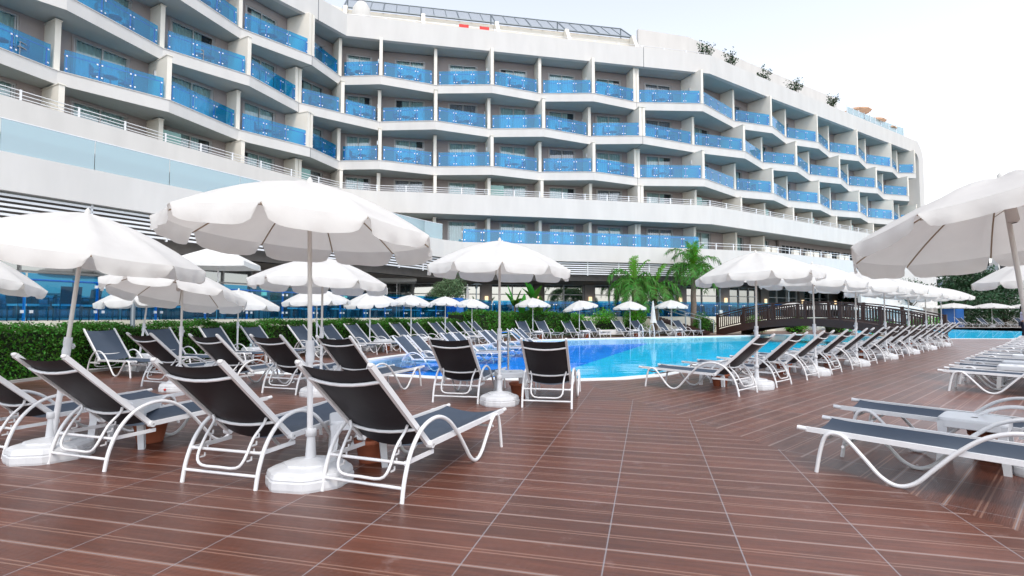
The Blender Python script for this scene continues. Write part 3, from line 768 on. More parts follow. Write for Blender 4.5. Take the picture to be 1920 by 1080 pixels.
# storefront
SF = [(-27.5,9.5),(-21.3,14.1),(-17.4,21.3),(-9.7,37.0),(-7.6,41.3),(9.5,44.6),(19.3,47.2),(44,63)]
P = [Vector(p) for p in SF]; gl = MB(); fr = MB(); pi = []; bk = MB(); rs = random.Random(11); lampspots = []
for i in range(len(P)-1):
    d = P[i+1]-P[i]; ln = d.length; d /= ln; n = Vector((-d.y, d.x)); x = 0
    while x < ln - .2:
        wg = rs.choice((3.4, 4.4, 5.2)); wp = rs.choice((.9, 1.3))
        wg = min(wg, ln-x)
        a, b_ = P[i]+d*x, P[i]+d*(x+wg)
        gl.wallbox(tuple(a), tuple(b_), 1.15, 3.82, .2, .24)
        k = max(1, round(wg/1.5))
        for j in range(k+1):
            p = a + d*(wg*j/k); fr.wallbox(tuple(p-d*.035), tuple(p+d*.035), 1.15, 3.82, .1, .2)
        for zz in (1.15, 2.95, 3.75): fr.wallbox(tuple(a), tuple(b_), zz, zz+.07, .11, .19)
        x += wg
        if x < ln - .2:
            a, b_ = P[i]+d*x, P[i]+d*min(ln, x+wp); mb = MB(); mb.wallbox(tuple(a), tuple(b_), 1.15, 3.82, -.15, .3); hb(mb, 'pillar', rs.choice((M['brown_wall'], M['brown_wall'], M['grey_wall'])))
            lampspots.append((P[i]+d*(x+wp/2), math.atan2(d.y, d.x))); x += wp
g = hb(gl, 'shop_window', M['store_glass']); s_ = fr.build('window_frame', M['frame']); s_.parent = g
mb = MB(); n_ = 0
for p, a in lampspots:
    T = Matrix.Translation((p.x, p.y, 2.6)) @ Matrix.Rotation(a, 4, 'Z'); mb.box((0, -.22, 0), (.26, .1, .42), T); n_ += 1
hb(mb, 'wall_lantern', M['warm_lamp'])

# ---------------------------------------------------------------- sun loungers
def smooth_pts(P, n=6):
    out = []; P = [Vector(p) for p in P]
    for i in range(len(P)-1):
        p0 = P[max(i-1, 0)]; p1 = P[i]; p2 = P[i+1]; p3 = P[min(i+2, len(P)-1)]
        for k in range(n):
            t = k/n; out.append(.5*((2*p1) + (p2-p0)*t + (2*p0-5*p1+4*p2-p3)*t*t + (3*p1-p0-3*p2+p3)*t**3))
    out.append(P[-1]); return out
HX, HZ, TX, TZ = .43, .325, -.30, .99          # hinge and top of the backrest
bd = Vector((TX-HX, 0, TZ-HZ)); BL = bd.length; bd /= BL; bn = Vector((-bd.z, 0, bd.x)) * 1.0   # bn points up/front of the back
def backpt(s, y, off=0):
    p = Vector((HX, 0, HZ)) + bd*(s*BL); return Vector((p.x, y, p.z)) - Vector((bd.z, 0, -bd.x))*off
def make_lounger(name='sun_lounger', detail=True):
    r = empty(name, 'sun lounger', 'sun lounger')
    q = 8 if detail else 5; sn = 5 if detail else 2
    fr = MB()
    prof = [(0,0),(.035,.17),(.12,.35),(.27,.485),(.47,.53),(.66,.475),(.83,.34),(.97,.19),(1.09,.06),(1.20,.015),(1.31,.06),(1.42,.18),(1.54,.31),(1.62,.352),(1.70,.32),(1.745,.19),(1.78,0)]
    for s in (-1, 1):
        fr.tube(smooth_pts([(x, s*.36, z) for x, z in prof], sn), .0165, q)
    fr.tube([(.018,-.36,.10),(.018,.36,.10)], .0125, q); fr.tube([(.075,-.36,.262),(.075,.36,.262)], .0125, q)
    fr.tube([(1.575,-.36,.25),(1.575,.36,.25)], .012, q)
    fr.tube([(1.20,-.36,.04),(1.2,-.36,.041)], .01, 4)
    for s in (-1, 1): fr.box((.27, s*.335, .262), (.40, .014, .032))
    fr.build('leg_frame', M['tube'], r)
    rl = MB()
    for s in (-1, 1):
        rl.add(*boxpts((.44, s*.335, .325), (1.86, s*.335, .352), .016, .020))
        rl.lathe([(0,-.026),(.03,-.026),(.03,.026),(0,.026)], 12, Matrix.Translation((HX, s*.335, HZ)) @ Matrix.Rotation(R(90), 4, 'X'), smooth=False)
        rl.tube([(1.85, s*.335, .352),(1.93, s*.335, .356)], .021, q)
    rl.tube(smooth_pts([(1.74,-.33,.325),(1.75,-.22,.275),(1.755,0,.255),(1.75,.22,.275),(1.74,.33,.325)], 3), .012, q)
    rl.build('side_rail', M['tube'], r)
    bf = MB()
    for s in (-1, 1):
        bf.add(*boxpts(tuple(backpt(-.02, s*.315)), tuple(backpt(1.02, s*.315)), .016, .021))
        bf.lathe([(0,-.017),(.018,-.014),(.018,.014),(0,.017)], 10, Matrix.Translation(backpt(1.03, s*.315)) @ Matrix.Rotation(R(90), 4, 'X'))
    for sv, w_ in ((.86, .028), (.24, .022)):
        pts = [tuple(backpt(sv, y, .015 + .045*(1-(y/.315)**2))) for y in (-.31,-.2,-.1,0,.1,.2,.31)]
        bf.tube(pts, .013, q, r2=.013)
    bf.build('backrest_frame', M['tube'], r)
    # slings
    def sling(pf, n, m, sag, seed, flip=False):
        mb = MB(); mb.smooth = True; vs = []; rr = random.Random(seed)
        for i in range(n+1):
            for j in range(m+1):
                y = -.305 + .61*j/m; t = i/n; cc = 1-(y/.305)**2
                w_ = .006*math.sin(9*t+3*y+seed)*cc
                vs.append(tuple(pf(t, y, sag(t)*cc + w_)))
        F_ = [(i*(m+1)+j, i*(m+1)+j+1, (i+1)*(m+1)+j+1, (i+1)*(m+1)+j) for i in range(n) for j in range(m)]; mb.add(vs, [f[::-1] for f in F_] if flip else F_)
        return mb
    nn_, mm_ = (16, 10) if detail else (5, 4)
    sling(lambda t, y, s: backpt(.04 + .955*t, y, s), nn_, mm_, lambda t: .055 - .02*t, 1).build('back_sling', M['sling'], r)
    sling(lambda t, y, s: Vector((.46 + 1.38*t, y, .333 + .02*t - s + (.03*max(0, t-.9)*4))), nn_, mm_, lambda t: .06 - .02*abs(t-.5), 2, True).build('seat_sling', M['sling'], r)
    pr = MB()
    pb = [backpt(.30, -.27, .02), backpt(.27,-.25,.06), Vector((.10,-.235,.36)), Vector((.02,-.23,.22)), Vector((.0,-.17,.155)), Vector((0,0,.15)), Vector((.0,.17,.155)), Vector((.02,.23,.22)), Vector((.10,.235,.36)), backpt(.27,.25,.06), backpt(.30,.27,.02)]
    pr.tube(smooth_pts(pb, 3 if detail else 1), .0115, q)
    if detail:
        for s in (-1, 1):
            for k in range(4):
                z = .2 + .055*k; x = .04 + .025*k
                pr.box((x+.03, s*.232, z), (.05, .008, .012)); pr.box((x+.052, s*.232, z+.012), (.01, .008, .03))
    pr.build('prop_bar', M['tube'], r)
    if detail:
        sc = MB()
        for s in (-1, 1): sc.lathe([(0,.0),(.008,.0),(.008,.006),(0,.006)], 8, Matrix.Translation((HX, s*.362, HZ)) @ Matrix.Rotation(R(90*-s), 4, 'X'), smooth=False)
        sc.build('pivot_bolt', M['frame'], r)
    return freeze(r)
def boxpts(a, b, hw, hh):
    a = Vector(a); b = Vector(b); t = (b-a).normalized(); y = Vector((0,1,0)); u = t.cross(y).normalized()
    vs = []
    for p in (a, b):
        for sy, su in ((-1,-1),(1,-1),(1,1),(-1,1)): vs.append(tuple(p + y*sy*hw + u*su*hh))
    return vs, [(0,1,2,3),(7,6,5,4),(0,4,5,1),(1,5,6,2),(2,6,7,3),(3,7,4,0)]
LA = make_lounger(); LB = make_lounger('sun_lounger', False)
used = {id(LA): False, id(LB): False}
def lounger(foot, u, label, group, far=False, z=0):
    """foot: middle of the rear feet on the ground; u: direction from rear feet to front feet"""
    pr = LB if far else LA; rz = math.atan2(u[1], u[0])
    if not used[id(pr)]:
        used[id(pr)] = True; pr.location = (foot[0], foot[1], z); pr.rotation_euler = (0,0,rz); pr['label'] = label; pr['group'] = group; return pr
    return copy_thing(pr, (foot[0], foot[1], z), rz, label, group)[0]
def mid(l, r): return ((l[0]+r[0])/2, (l[1]+r[1])/2)
def perp_u(l, r):   # seen from behind: l left rear foot, r right rear foot
    d = Vector((r[0]-l[0], r[1]-l[1])).normalized(); return (-d.y, d.x)
FG = 'loungers facing the pool in the foreground'
front = [((-1.46,4.16),(-.78,3.88),'dark brown-backed lounger nearest the camera, just right of the big front parasol pole'),
         ((-2.65,4.37),(-1.98,4.17),'dark-backed lounger just left of the big front parasol pole and base'),
         ((-4.20,4.90),(-3.50,4.66),'dark-backed lounger standing over the far left parasol base'),
         ((-5.45,5.32),(-4.78,5.08),'lounger cut off by the left edge of the photo, front row')]
for l, r_, lb in front: lounger(mid(l, r_), perp_u(l, r_), lb, FG)
sec = [((-7.0,10.15),(-6.32,9.88),'leftmost lounger of the second row, behind the parasol base with the red cap'),
       ((-5.50,9.55),(-4.82,9.30),'second row lounger just right of the parasol base with the red cap'),
       ((-4.31,9.27),(-3.62,9.02),'second row lounger left of the slim parasol pole, hedge behind it'),
       ((-3.02,8.78),(-2.34,8.53),'second row lounger whose foot reaches the near left pool corner'),
       ((-1.23,8.30),(-.51,8.14),'lounger left of the small white table at the pool edge'),
       ((.14,7.85),(.86,7.71),'lounger right of the small white table, back turned, pool straight ahead')]
for l, r_, lb in sec: lounger(mid(l, r_), perp_u(l, r_), lb, FG)
# row along the hedge
a27 = R(-27.5); uh = Vector((math.cos(a27), math.sin(a27))); rh = Vector((-uh.y, uh.x))
HP = [160,272,375,453,541,597,646,688.5,731,765.5,803.5,829,857,878]
T0 = Vector((-9.94,12.4)); hfoot = []
for i, px in enumerate(HP):
    k = (px-960)/1000; t = (T0.x - k*T0.y)/(k*rh.y - rh.x); p = T0 + rh*t      # upper corner of the near side rail
    ft = p + uh*.30 + rh*.315; hfoot.append(ft)
    lounger(ft, uh, 'grey-blue lounger in the row along the hedge, %s from the left' % ORD[i], 'loungers along the hedge', far=(i > 4))
# row across the pool
ef = Vector((.91,.41)).normalized(); uf = Vector((.41,-.91)).normalized(); E0 = Vector((1.7,28.75)) - uf*2.55; ffoot = []
for i, px in enumerate([967,1003,1052,1091,1146,1180,1226,1259]):
    k = (px-960)/1000*1.0; t = (E0.x - k*E0.y)/(k*ef.y - ef.x); p = E0 + ef*t; ft = p + uf*.3 + ef*.3; ffoot.append(ft)
    lounger(ft, uf, 'small lounger on the far side of the pool, %s from the left' % ORD[i], 'loungers on the far side of the pool', far=True)
# pairs standing in the shallow water
wd_ = Vector((.376,.927)).normalized(); wn_ = Vector((.927,-.376)).normalized()
wx = [738,766,828,848,898,912,951.7,966.7]
W0 = Vector((-4.0,15.6))
for i, px in enumerate(wx):
    k = (px-960)/1000; t = (W0.x - k*W0.y)/(k*wd_.y - wd_.x); p = W0 + wd_*t
    if i % 2: pass
    lounger(p + wn_*.30 + wd_*.3, wn_, 'pale blue lounger standing in the shallow pool water, %s from the left' % ORD[i], 'loungers in the shallow water', far=(i > 1), z=-.32)
# long row along the right side of the pool
rd = Vector((.729,.685)).normalized(); ur = Vector((-rd.y, rd.x)); RR0 = Vector((3.74,8.86)); rfoot = []
for i in range(14):
    ft = RR0 + rd*(1.60*i + .36); rfoot.append(ft)
    lounger(ft, ur, 'lounger with raised black back in the long row by the pool, %s from the camera' % ORD[i], 'long row of loungers right of the pool', far=(i > 5))
# flat-seeming row at the far right, feet towards the walkway
FR_ = [(2.53,4.78),(3.50,5.86),(7.66,9.66),(8.62,10.58),(9.66,11.56),(10.43,12.3),(11.44,13.24),(12.3,14.06),(13.66,15.32),(14.98,16.55),(16.0,17.46),(17.2,18.65),(18.4,19.8),(19.6,21.0),(20.8,22.2),(22.0,23.3),(23.2,24.5)]
flat_feet = []
for i, e in enumerate(FR_):
    ft = Vector(e) - ur*1.93 + rd*.335; flat_feet.append(ft)
    lb = ['nearest lounger on the right, seat and curved tube legs filling the lower right corner', 'second lounger on the right, just beyond the small white table'][i] if i < 2 else 'lounger in the receding right hand row, seat foreshortened, %s from the camera' % ORD[i]
    lounger(ft, ur, lb, 'loungers on the right, heads out of frame', far=(i > 3))
# far side of the right hand pool
for i in range(12):
    lounger((43.0 + 1.75*i + (i//2)*.5, 58.0), (.05, -1), 'dark lounger beyond the right hand pool, %s from the left' % ORD[i], 'loungers beyond the right hand pool', far=True)
for i in range(8):
    lounger((24.5 + 1.7*i, 46.0 + .5*i), (-.5, -.86), 'lounger glimpsed through the bridge railing, %s from the left' % ORD[i], 'loungers behind the bridge', far=True)

# ---------------------------------------------------------------- parasols
NR = 10
def canopy_mesh(Rr=1.08, drop=.42, val=.112, nseg=6, rad=8):
    mb = MB(); mb.smooth = True; ns = NR*nseg; rs = random.Random(4); rows = []
    prof = [0,.06,.2,.38,.56,.74,.88,1.0]
    vs = [(0, 0, 0)]
    for t in prof[1:]:
        for k in range(ns):
            g = 2*math.pi*k/ns; f = (k % nseg)/nseg; ph = (f-.5)*2*math.pi/NR
            rc = Rr*t*math.cos(math.pi/NR)/math.cos(ph)      # straight edge between ribs
            sag = .030*math.sin(math.pi*f)*math.sin(math.pi*min(1, t))*1.1 + .012*math.sin(math.pi*f)*t
            z = -drop*(t**1.55) - sag
            vs.append((rc*math.cos(g), rc*math.sin(g), z))
    fs = [(0, 1+k, 1+(k+1) % ns) for k in range(ns)]
    nr = len(prof)-1
    for i in range(nr-1):
        for k in range(ns):
            k2 = (k+1) % ns; fs.append((1+i*ns+k, 1+(i+1)*ns+k, 1+(i+1)*ns+k2, 1+i*ns+k2))
    mb.add(vs, fs)
    rim = vs[1+(nr-1)*ns:]
    # valance: one scalloped flap per panel
    for p in range(NR):
        cols = 14; V0 = []; 
        for j in range(cols+1):
            f = j/cols; a = rim[p*nseg]; b_ = rim[((p+1)*nseg) % ns]
            fi = f*nseg; i0 = min(nseg-1, int(fi)); tt = fi-i0
            q0 = Vector(rim[(p*nseg+i0) % ns]); q1 = Vector(rim[(p*nseg+i0+1) % ns]); q = q0.lerp(q1, tt)
            dep = val*max(0,(1-abs(2*f-1)**7))**.7 + .03 + (.008*math.sin(5*f+p*1.7) if 0 < j < cols else 0)
            out = Vector((q.x, q.y, 0)).normalized()
            for k in range(4):
                s = k/3; bul = .03*math.sin(s*2) + rs.uniform(-.006, .006)*s + .013*math.sin(15*f+p*2.1)*s*(1 if 0 < j < cols else 0)
                sh = (.5-f)*.03*s*(1 if j in (0, cols) else .4)
                tang = Vector((-out.y, out.x, 0))
                V0.append(tuple(q + out*bul + Vector((0, 0, -dep*s)) + tang*sh))
        mb.add(V0, [(j*4+k, j*4+k+1, (j+1)*4+k+1, (j+1)*4+k) for j in range(cols) for k in range(3)])
    return mb
def make_parasol(name='parasol', near=True):
    r = empty(name, 'parasol', 'parasol')
    bs = MB()
    oct_ = []
    for k in range(32):
        g = 2*math.pi*k/32; rr = .30*(1 + .035*math.cos(8*g)); x = rr*math.cos(g)*1.08; y = rr*math.sin(g)*.96; oct_.append((x, y))
    sc = lambda f: [(x*f, y*f) for x, y in oct_]
    lay = [(1.0,.0),(1.02,.02),(1.02,.07),(.985,.078),(.985,.085),(1.0,.09),(.97,.12),(.86,.14),(.62,.155),(.6,.17),(.3,.185),(.13,.20)]
    vs = []; fs = []; n = 32
    for f, z in lay: vs += [(x, y, z) for x, y in sc(f)]
    for i in range(len(lay)-1):
        for k in range(n): k2 = (k+1) % n; fs.append((i*n+k, i*n+k2, (i+1)*n+k2, (i+1)*n+k))
    fs.append(tuple(range((len(lay)-1)*n, len(lay)*n))); bs.smooth = False; bs.add(vs, fs); bs.smooth = False
    b_ = bs.build('base', M['plastic'], r)
    co = MB(); co.lathe([(.045,.18),(.032,.36),(.032,.37),(.043,.37),(.043,.42),(.036,.43),(.0,.43)], 12); co.build('collar', M['plastic'], r)
    po = MB(); po.tube([(0,0,.15),(0,0,1.05)], .024, 10); po.build('pole', M['tube'], r)
    p2 = MB(); p2.tube([(0,0,1.0),(0,0,2.0)], .0185, 10); p2.build('upper_pole', M['pole'], r)
    kn = MB(); kn.lathe([(.034,-.09),(.036,-.03),(.03,.0),(.036,.03),(.034,.09)], 12, Matrix.Translation((0,0,1.05)))
    kn.lathe([(0,.03),(.012,.03),(.012,.045),(.03,.05),(.03,.065),(0,.07)], 6, Matrix.Translation((0,0,1.05)) @ Matrix.Rotation(R(-90), 4, 'X') , smooth=False)
    kn.build('clamp_knob', M['plastic'], r)
    ca = canopy_mesh().build('canopy', M['canopy'], r); ca.location = (0,0,2.45)
    fi = MB(); fi.lathe([(.03,-.02),(.022,.03),(.0,.06)], 8); f_ = fi.build('finial', M['canopy']); f_.parent = ca
    if near:
        rb = MB(); pts = []
        for i in range(9):
            t = i/8; pts.append((1.08*t+.015, 0, -.42*(t**1.55) - .018))
        rb.tube(pts, .0065, 5); rb.tube([(.05,0,-.25),(.56,0,-.42*((.56/1.08)**1.55)-.02)], .004, 4)
        rm = rb.mesh('rib', M['rib'])
        for k in range(NR):
            o = bpy.data.objects.new('rib', rm); link(o); o.parent = ca; o.rotation_euler = (0,0,2*math.pi*k/NR)
        hu = MB(); hu.lathe([(.02,-.40),(.036,-.38),(.04,-.24),(.055,-.22),(.02,-.2)], 12); h_ = hu.build('hub', M['pole']); h_.parent = ca
    return freeze(r)
PA_ = make_parasol(); PB_ = make_parasol('parasol', False); usedp = {id(PA_): 0, id(PB_): 0}
def parasol(x, y, label, group, H=2.45, s=1.0, rot=0, lean=(0,0), far=False, tilt=(0,0), brot=None, base=True):
    pr = PB_ if far else PA_
    if not usedp[id(pr)]:
        usedp[id(pr)] = 1; c = pr; ch = [k for k, g in _tree[pr]]; c.location = (x, y, 0); c['label'] = label; c['group'] = group
    else: c, ch = copy_thing(pr, (x, y, 0), 0, label, group)
    top = Vector((lean[0], lean[1], H)); d = top.normalized()
    q = Vector((0,0,1)).rotation_difference(d).to_euler()
    for k in ch:
        nm = k.name.split('.')[0]
        if nm == 'base': k.rotation_euler = (0,0,brot if brot is not None else rot)
        elif nm in ('pole', 'clamp_knob'): k.rotation_euler = q
        elif nm == 'upper_pole':
            k.rotation_euler = q; k.location = d*(1.0 - 1.0*(H-1.0)/1.0*1.0); k.scale = (1,1,(H-1.0)); 
        elif nm == 'canopy':
            k.location = top; k.scale = (s, s, s if s < 1 else 1)
            k.rotation_euler = (Matrix.Rotation(tilt[0], 4, 'X') @ Matrix.Rotation(tilt[1], 4, 'Y') @ Matrix.Rotation(rot, 4, 'Z')).to_euler()
    return c
FP = 'white parasols in the foreground'
parasol(-1.63, 4.38, 'large white parasol in the left middle, pole running down to a white plastic base', FP, 2.44, .97, R(25), brot=R(10), tilt=(R(-2), R(3)), lean=(-.05,0))
parasol(-4.37, 5.12, 'white parasol at the left with its pole leaning right', FP, 2.34, .97, R(25), lean=(.22,.05), tilt=(0, R(7)), brot=R(30))
parasol(-5.95, 9.62, 'white parasol planted in a base with a red cap', FP, 2.16, 1.05, R(12), brot=R(5), tilt=(R(-12), R(4)))
parasol(-3.22, 9.05, 'white parasol behind the big front parasol, slim pole left of centre', FP, 2.32, 1.03, R(30), tilt=(R(-2), R(2)))
parasol(-.19, 8.15, 'white parasol in the middle, beside the small white table and flower pot', FP, 2.48, 1.0, R(94), tilt=(0, R(2)))
parasol(-8.5, 8.2, 'white parasol cut off by the left edge, only a corner showing', FP, 2.42, 1.05, R(0), tilt=(R(-10), R(9)))
parasol(4.55, 4.55, 'white parasol at the upper right corner with leaning pole', FP, 2.50, 1.09, R(20), lean=(-.42, -.1), tilt=(R(-11), R(-3)), brot=R(40))
parasol(10.15, 10.1, 'white parasol at the right edge over the receding row of loungers', FP, 2.50, 1.05, R(10), tilt=(0, R(-6)))
mb = MB(); mb.lathe([(0,0),(.02,0),(.02,.012),(0,.014)], 10, Matrix.Translation((-6.02, 9.33, .05)) @ Matrix.Rotation(R(90), 4, 'X'))
cap_ = mb.build('red_cap', M['red']); rp_ = [o for o in COL.objects if o.get('label') == 'white parasol planted in a base with a red cap'][0]
cap_.parent = rp_; cap_.location = (-rp_.location.x, -rp_.location.y, 0)
# along the hedge: one to each pair
HPX = [(262,528,197,.24),(447,542,150,0),(596,540,122,-.05),(694,547,101,0),(771,552,81,0),(835,555,66,0),(885,559,65,0)]
for i, (px, ay, w_, ln_) in enumerate(HPX):
    a, b_ = hfoot[2*i], hfoot[2*i+1]; m_ = (a+b_)/2 + uh*.15
    t = ((px-960)/1000*m_.y - m_.x)/(rh.x - (px-960)/1000*rh.y); m_ = m_ + rh*t
    H = 1.35 + (590-ay)/1000*m_.y - .03; s = min(1.02, w_/1000*m_.y/2.2)
    parasol(m_.x, m_.y, 'white parasol in the row along the hedge, %s from the left' % ORD[i], 'white parasols along the hedge', H, s, R(13*i), lean=(ln_, 0), far=True, tilt=(R([2,-1,1,6,-2,0,1][i]), R([-4,2,-2,-3,2,1,3][i])))
FPX = [(999,559,66,0),(1086,564,66,-9),(1181,565,63,0),(1258,563,61,0)]
for i, (px, ay, w_, tl) in enumerate(FPX):
    m_ = (ffoot[2*i] + ffoot[2*i+1])/2 + uf*.1; k = (px-960)/1000; t = (k*m_.y - m_.x)/(ef.x - k*ef.y); m_ = m_ + ef*t
    H = 1.35 + (590-ay)/1000*m_.y; s = w_/1000*m_.y/2.2
    parasol(m_.x, m_.y, 'white parasol on the far side of the pool, %s from the left' % ORD[i], 'white parasols across the pool', H, s, R(20*i), far=True, tilt=(0, R(tl)))
for i in range(7):
    p = RR0 + rd*(3.2*i + 1.25) + ur*.22
    parasol(p.x, p.y, 'white parasol in the long row right of the pool, %s from the camera' % ORD[i], 'white parasols in the long right row', 2.50, 1.0, R(17*i+5), lean=(-.02 if i % 2 else .03, 0), far=(i > 1), tilt=(R((i % 3)-1), R(2*((i*2) % 3)-2)), brot=R(40))
for i in range(6):
    parasol(44.2 + 4.1*i, 58.3, 'white parasol beyond the right hand pool, %s from the left' % ORD[i], 'white parasols beyond the right hand pool', 2.6, 1.75, R(9*i), far=True)
for i in range(5):
    parasol(23.5 + 3.9*i, 44.6 + 2.2*i, 'white parasol behind the wooden bridge, %s from the left' % ORD[i], 'white parasols behind the bridge', 2.35, 1.5, R(11*i), far=True)

# ---------------------------------------------------------------- side tables, pots
def make_table():
    r = empty('side_table', 'side table', 'side table'); t = MB(); h = .43; a = .24
    for z, s in ((h, .96), (h-.012, 1.0)): pass
    def sq(s, z, k=6):
        pts = []
        for cx, cy, g0 in ((1,1,0),(-1,1,90),(-1,-1,180),(1,-1,270)):
            for j in range(k+1):
                g = R(g0 + 90*j/k); pts.append(((cx*(a-.07) + .07*math.cos(g))*s, (cy*(a-.07) + .07*math.sin(g))*s, z))
        return pts
    L = [sq(.97, h-.085), sq(1.0, h-.08), sq(1.0, h-.02), sq(.985, h-.005), sq(.95, h), sq(.6, h-.004), sq(.1, h-.005)]
    n = len(L[0]); vs = [p for l in L for p in l]; fs = []
    for i in range(len(L)-1):
        for k in range(n): fs.append((i*n+k, i*n+(k+1) % n, (i+1)*n+(k+1) % n, (i+1)*n+k))
    t.add(vs, fs); t.build('tabletop', M['plastic'], r)
    for sx in (-1, 1):
        for sy in (-1, 1):
            l = MB(); c = lambda z, w_, o: [((a-.045+o)*sx + dx*w_, (a-.045+o)*sy + dy*w_, z) for dx, dy in ((-1,-1),(1,-1),(1,1),(-1,1))]
            vs = c(h-.03, .042, 0) + c(h-.12, .032, .005) + c(0, .026, .03); l.add(vs, [(i*4+k, i*4+(k+1) % 4, (i+1)*4+(k+1) % 4, (i+1)*4+k) for i in range(2) for k in range(4)] + [(8,9,10,11)])
            l.build('leg', M['plastic'], r)
    return freeze(r)
TB_ = make_table(); tb_used = [0]
def table(x, y, rz, label, group='white plastic side tables'):
    if not tb_used[0]: tb_used[0] = 1; TB_.location = (x, y, 0); TB_.rotation_euler = (0,0,rz); TB_['label'] = label; TB_['group'] = group; return
    copy_thing(TB_, (x, y, 0), rz, label, group)
pm = MB(); pm.lathe([(0,0),(.10,0),(.105,.01),(.135,.16),(.15,.165),(.155,.2),(.145,.205),(.135,.2),(.12,.15),(0,.14)], 20)
pot_me = pm.mesh('flower_pot', M['terracotta'])
def pot(x, y, label, s=1.0):
    o = bpy.data.objects.new('flower_pot', pot_me); link(o); o.location = (x, y, 0); o.scale = (s, s, s)
    props(o, label, 'flower pot', 'terracotta pots under the side tables')
table(-1.42, 4.95, R(20), 'white plastic side table behind the big front parasol base'); pot(-1.30, 5.0, 'terracotta pot under the table left of the nearest lounger', 1.05)
table(-4.0, 5.6, R(15), 'white plastic side table between the two left foreground loungers'); pot(-3.85, 5.75, 'terracotta pot half hidden behind the far left loungers', 1.15)
table(-.02, 8.75, R(10), 'white plastic side table between the two loungers at the pool edge'); pot(.12, 8.95, 'terracotta pot under the table at the pool edge', 1.1)
table(-2.95, 9.6, R(20), 'white plastic side table beside the slim parasol pole left of centre')
table(-5.55, 10.2, R(20), 'white plastic side table behind the red-capped base')
table(4.17, 4.86, R(43), 'white plastic side table standing on the seat side between the two nearest right loungers'); pot(4.6, 5.2, 'terracotta pot cut by the right edge of the photo', 1.1)
table(9.15, 9.75, R(43), 'white plastic side table in the receding right hand row, nearest one'); pot(9.3, 9.25, 'large terracotta pot under the right hand row', 1.7)
for i in range(3):
    p = Vector(FR_[3+2*i]) + rd*.95 - ur*.95; table(p.x, p.y, R(43), 'white side table deep in the receding right hand row, %s of its row' % ORD[i+1])
for i in range(7):
    a_, b2 = hfoot[2*i], hfoot[2*i+1]; p = (a_+b2)/2 + uh*.75
    table(p.x, p.y, a27, 'white side table in the row along the hedge, %s from the left' % ORD[i])
    if i < 6: q = p + uh*.05 + rh*.12; pot(q.x, q.y, 'terracotta pot under a table of the hedge row, %s from the left' % ORD[i], 1.15)
for i in range(4):
    p = (ffoot[2*i]+ffoot[2*i+1])/2 + uf*.7; table(p.x, p.y, 0.3, 'white side table across the pool, %s from the left' % ORD[i]); 
    pot(p.x+.1, p.y, 'terracotta pot across the pool, %s from the left' % ORD[i], 1.1)
for i in range(7):
    p = RR0 + rd*(3.2*i + 1.2) + ur*.95; table(p.x, p.y, R(43), 'white side table in the long right row, %s from the camera' % ORD[i])
    q = p - rd*.1 - ur*.1; pot(q.x, q.y, 'terracotta pot in the long right row, %s from the camera' % ORD[i], 1.15)
cu_ = MB(); cu_.lathe([(0,0),(.03,0),(.038,.1),(.036,.1),(.028,.005),(0,.004)], 12)
gp = (hfoot[2]+hfoot[3])/2 + uh*.75; o = cu_.build('glass', M['frost']); o.location = (gp.x-.1, gp.y, .43); props(o, 'empty drinking glass left on a side table by the hedge', 'glass')

# ---------------------------------------------------------------- hedge, bushes, trees
def leaf_cloud(name, pts, size, mt, parent=None, flatn=0, seed=1):
    rs = random.Random(seed); vs = []; fs = []
    for p in pts:
        a = Vector((rs.gauss(0,1), rs.gauss(0,1), rs.gauss(0,1))).normalized(); b_ = a.cross(Vector((rs.gauss(0,1), rs.gauss(0,1), rs.gauss(0,1)))).normalized()
        s = size*rs.uniform(.6, 1.3); n = len(vs); a = a*s; b_ = b_*s*.45
        vs += [tuple(p - a), tuple(p + b_), tuple(p + a), tuple(p - b_)]; fs.append((n, n+1, n+2, n+3))
    me = bpy.data.meshes.new(name); me.from_pydata(vs, [], fs); me.materials.append(mt)
    o = bpy.data.objects.new(name, me); link(o)
    if parent: o.parent = parent
    return o
HF = [(-10.1,3),(-10.0,11.2),(-10.0,13.2),(-2.6,27.6)]
rs = random.Random(9)
def hedge(name, line, th, hgt, n, size, mt, label, seed, amp=.05):
    r = empty(name, label, 'hedge', (0,0,0)); P = [Vector(p) for p in line]; core = MB(); pts = []; rs = random.Random(seed)
    segs = [(P[i+1]-P[i]).length for i in range(len(P)-1)]; tot = sum(segs)
    for i in range(len(P)-1):
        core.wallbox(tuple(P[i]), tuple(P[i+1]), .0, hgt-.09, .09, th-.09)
        d = (P[i+1]-P[i])/segs[i]; nn = Vector((-d.y, d.x)); w0 = 1.0
        m_ = int(n*segs[i]/tot)
        for k in range(m_):
            x = rs.uniform(0, segs[i]); q = rs.random(); base = P[i] + d*x
            if base.length > 16 and rs.random() < .35: pass
            wob = amp*math.sin(x*2.1+seed)+amp*.8*math.sin(x*5.3)
            if q < .58: z = rs.uniform(.02, hgt+wob); off = rs.uniform(-.03, .13) + wob*.6
            else: z = hgt + wob + rs.triangular(-.10, .12, -.02); off = rs.uniform(0, th)
            p = base + nn*off; pts.append(Vector((p.x, p.y, z)))
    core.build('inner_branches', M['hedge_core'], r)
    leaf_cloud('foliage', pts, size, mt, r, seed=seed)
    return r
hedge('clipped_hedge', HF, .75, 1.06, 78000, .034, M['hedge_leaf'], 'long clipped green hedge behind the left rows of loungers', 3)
hedge('clipped_hedge', [(-2.55,27.9),(.2,30.9),(3.6,32.4)], 1.3, 1.42, 14000, .06, M['hedge_leaf'], 'taller dark green hedge block at the far left corner of the pool', 4, .08)
cu2 = MB(); cu2.wallbox((-10.05,3), (-9.93,13.2), 0, .05, -.12, -.02); props(cu2.build('edging_kerb', M['paving']), 'grey edging kerb at the foot of the hedge', 'kerb')
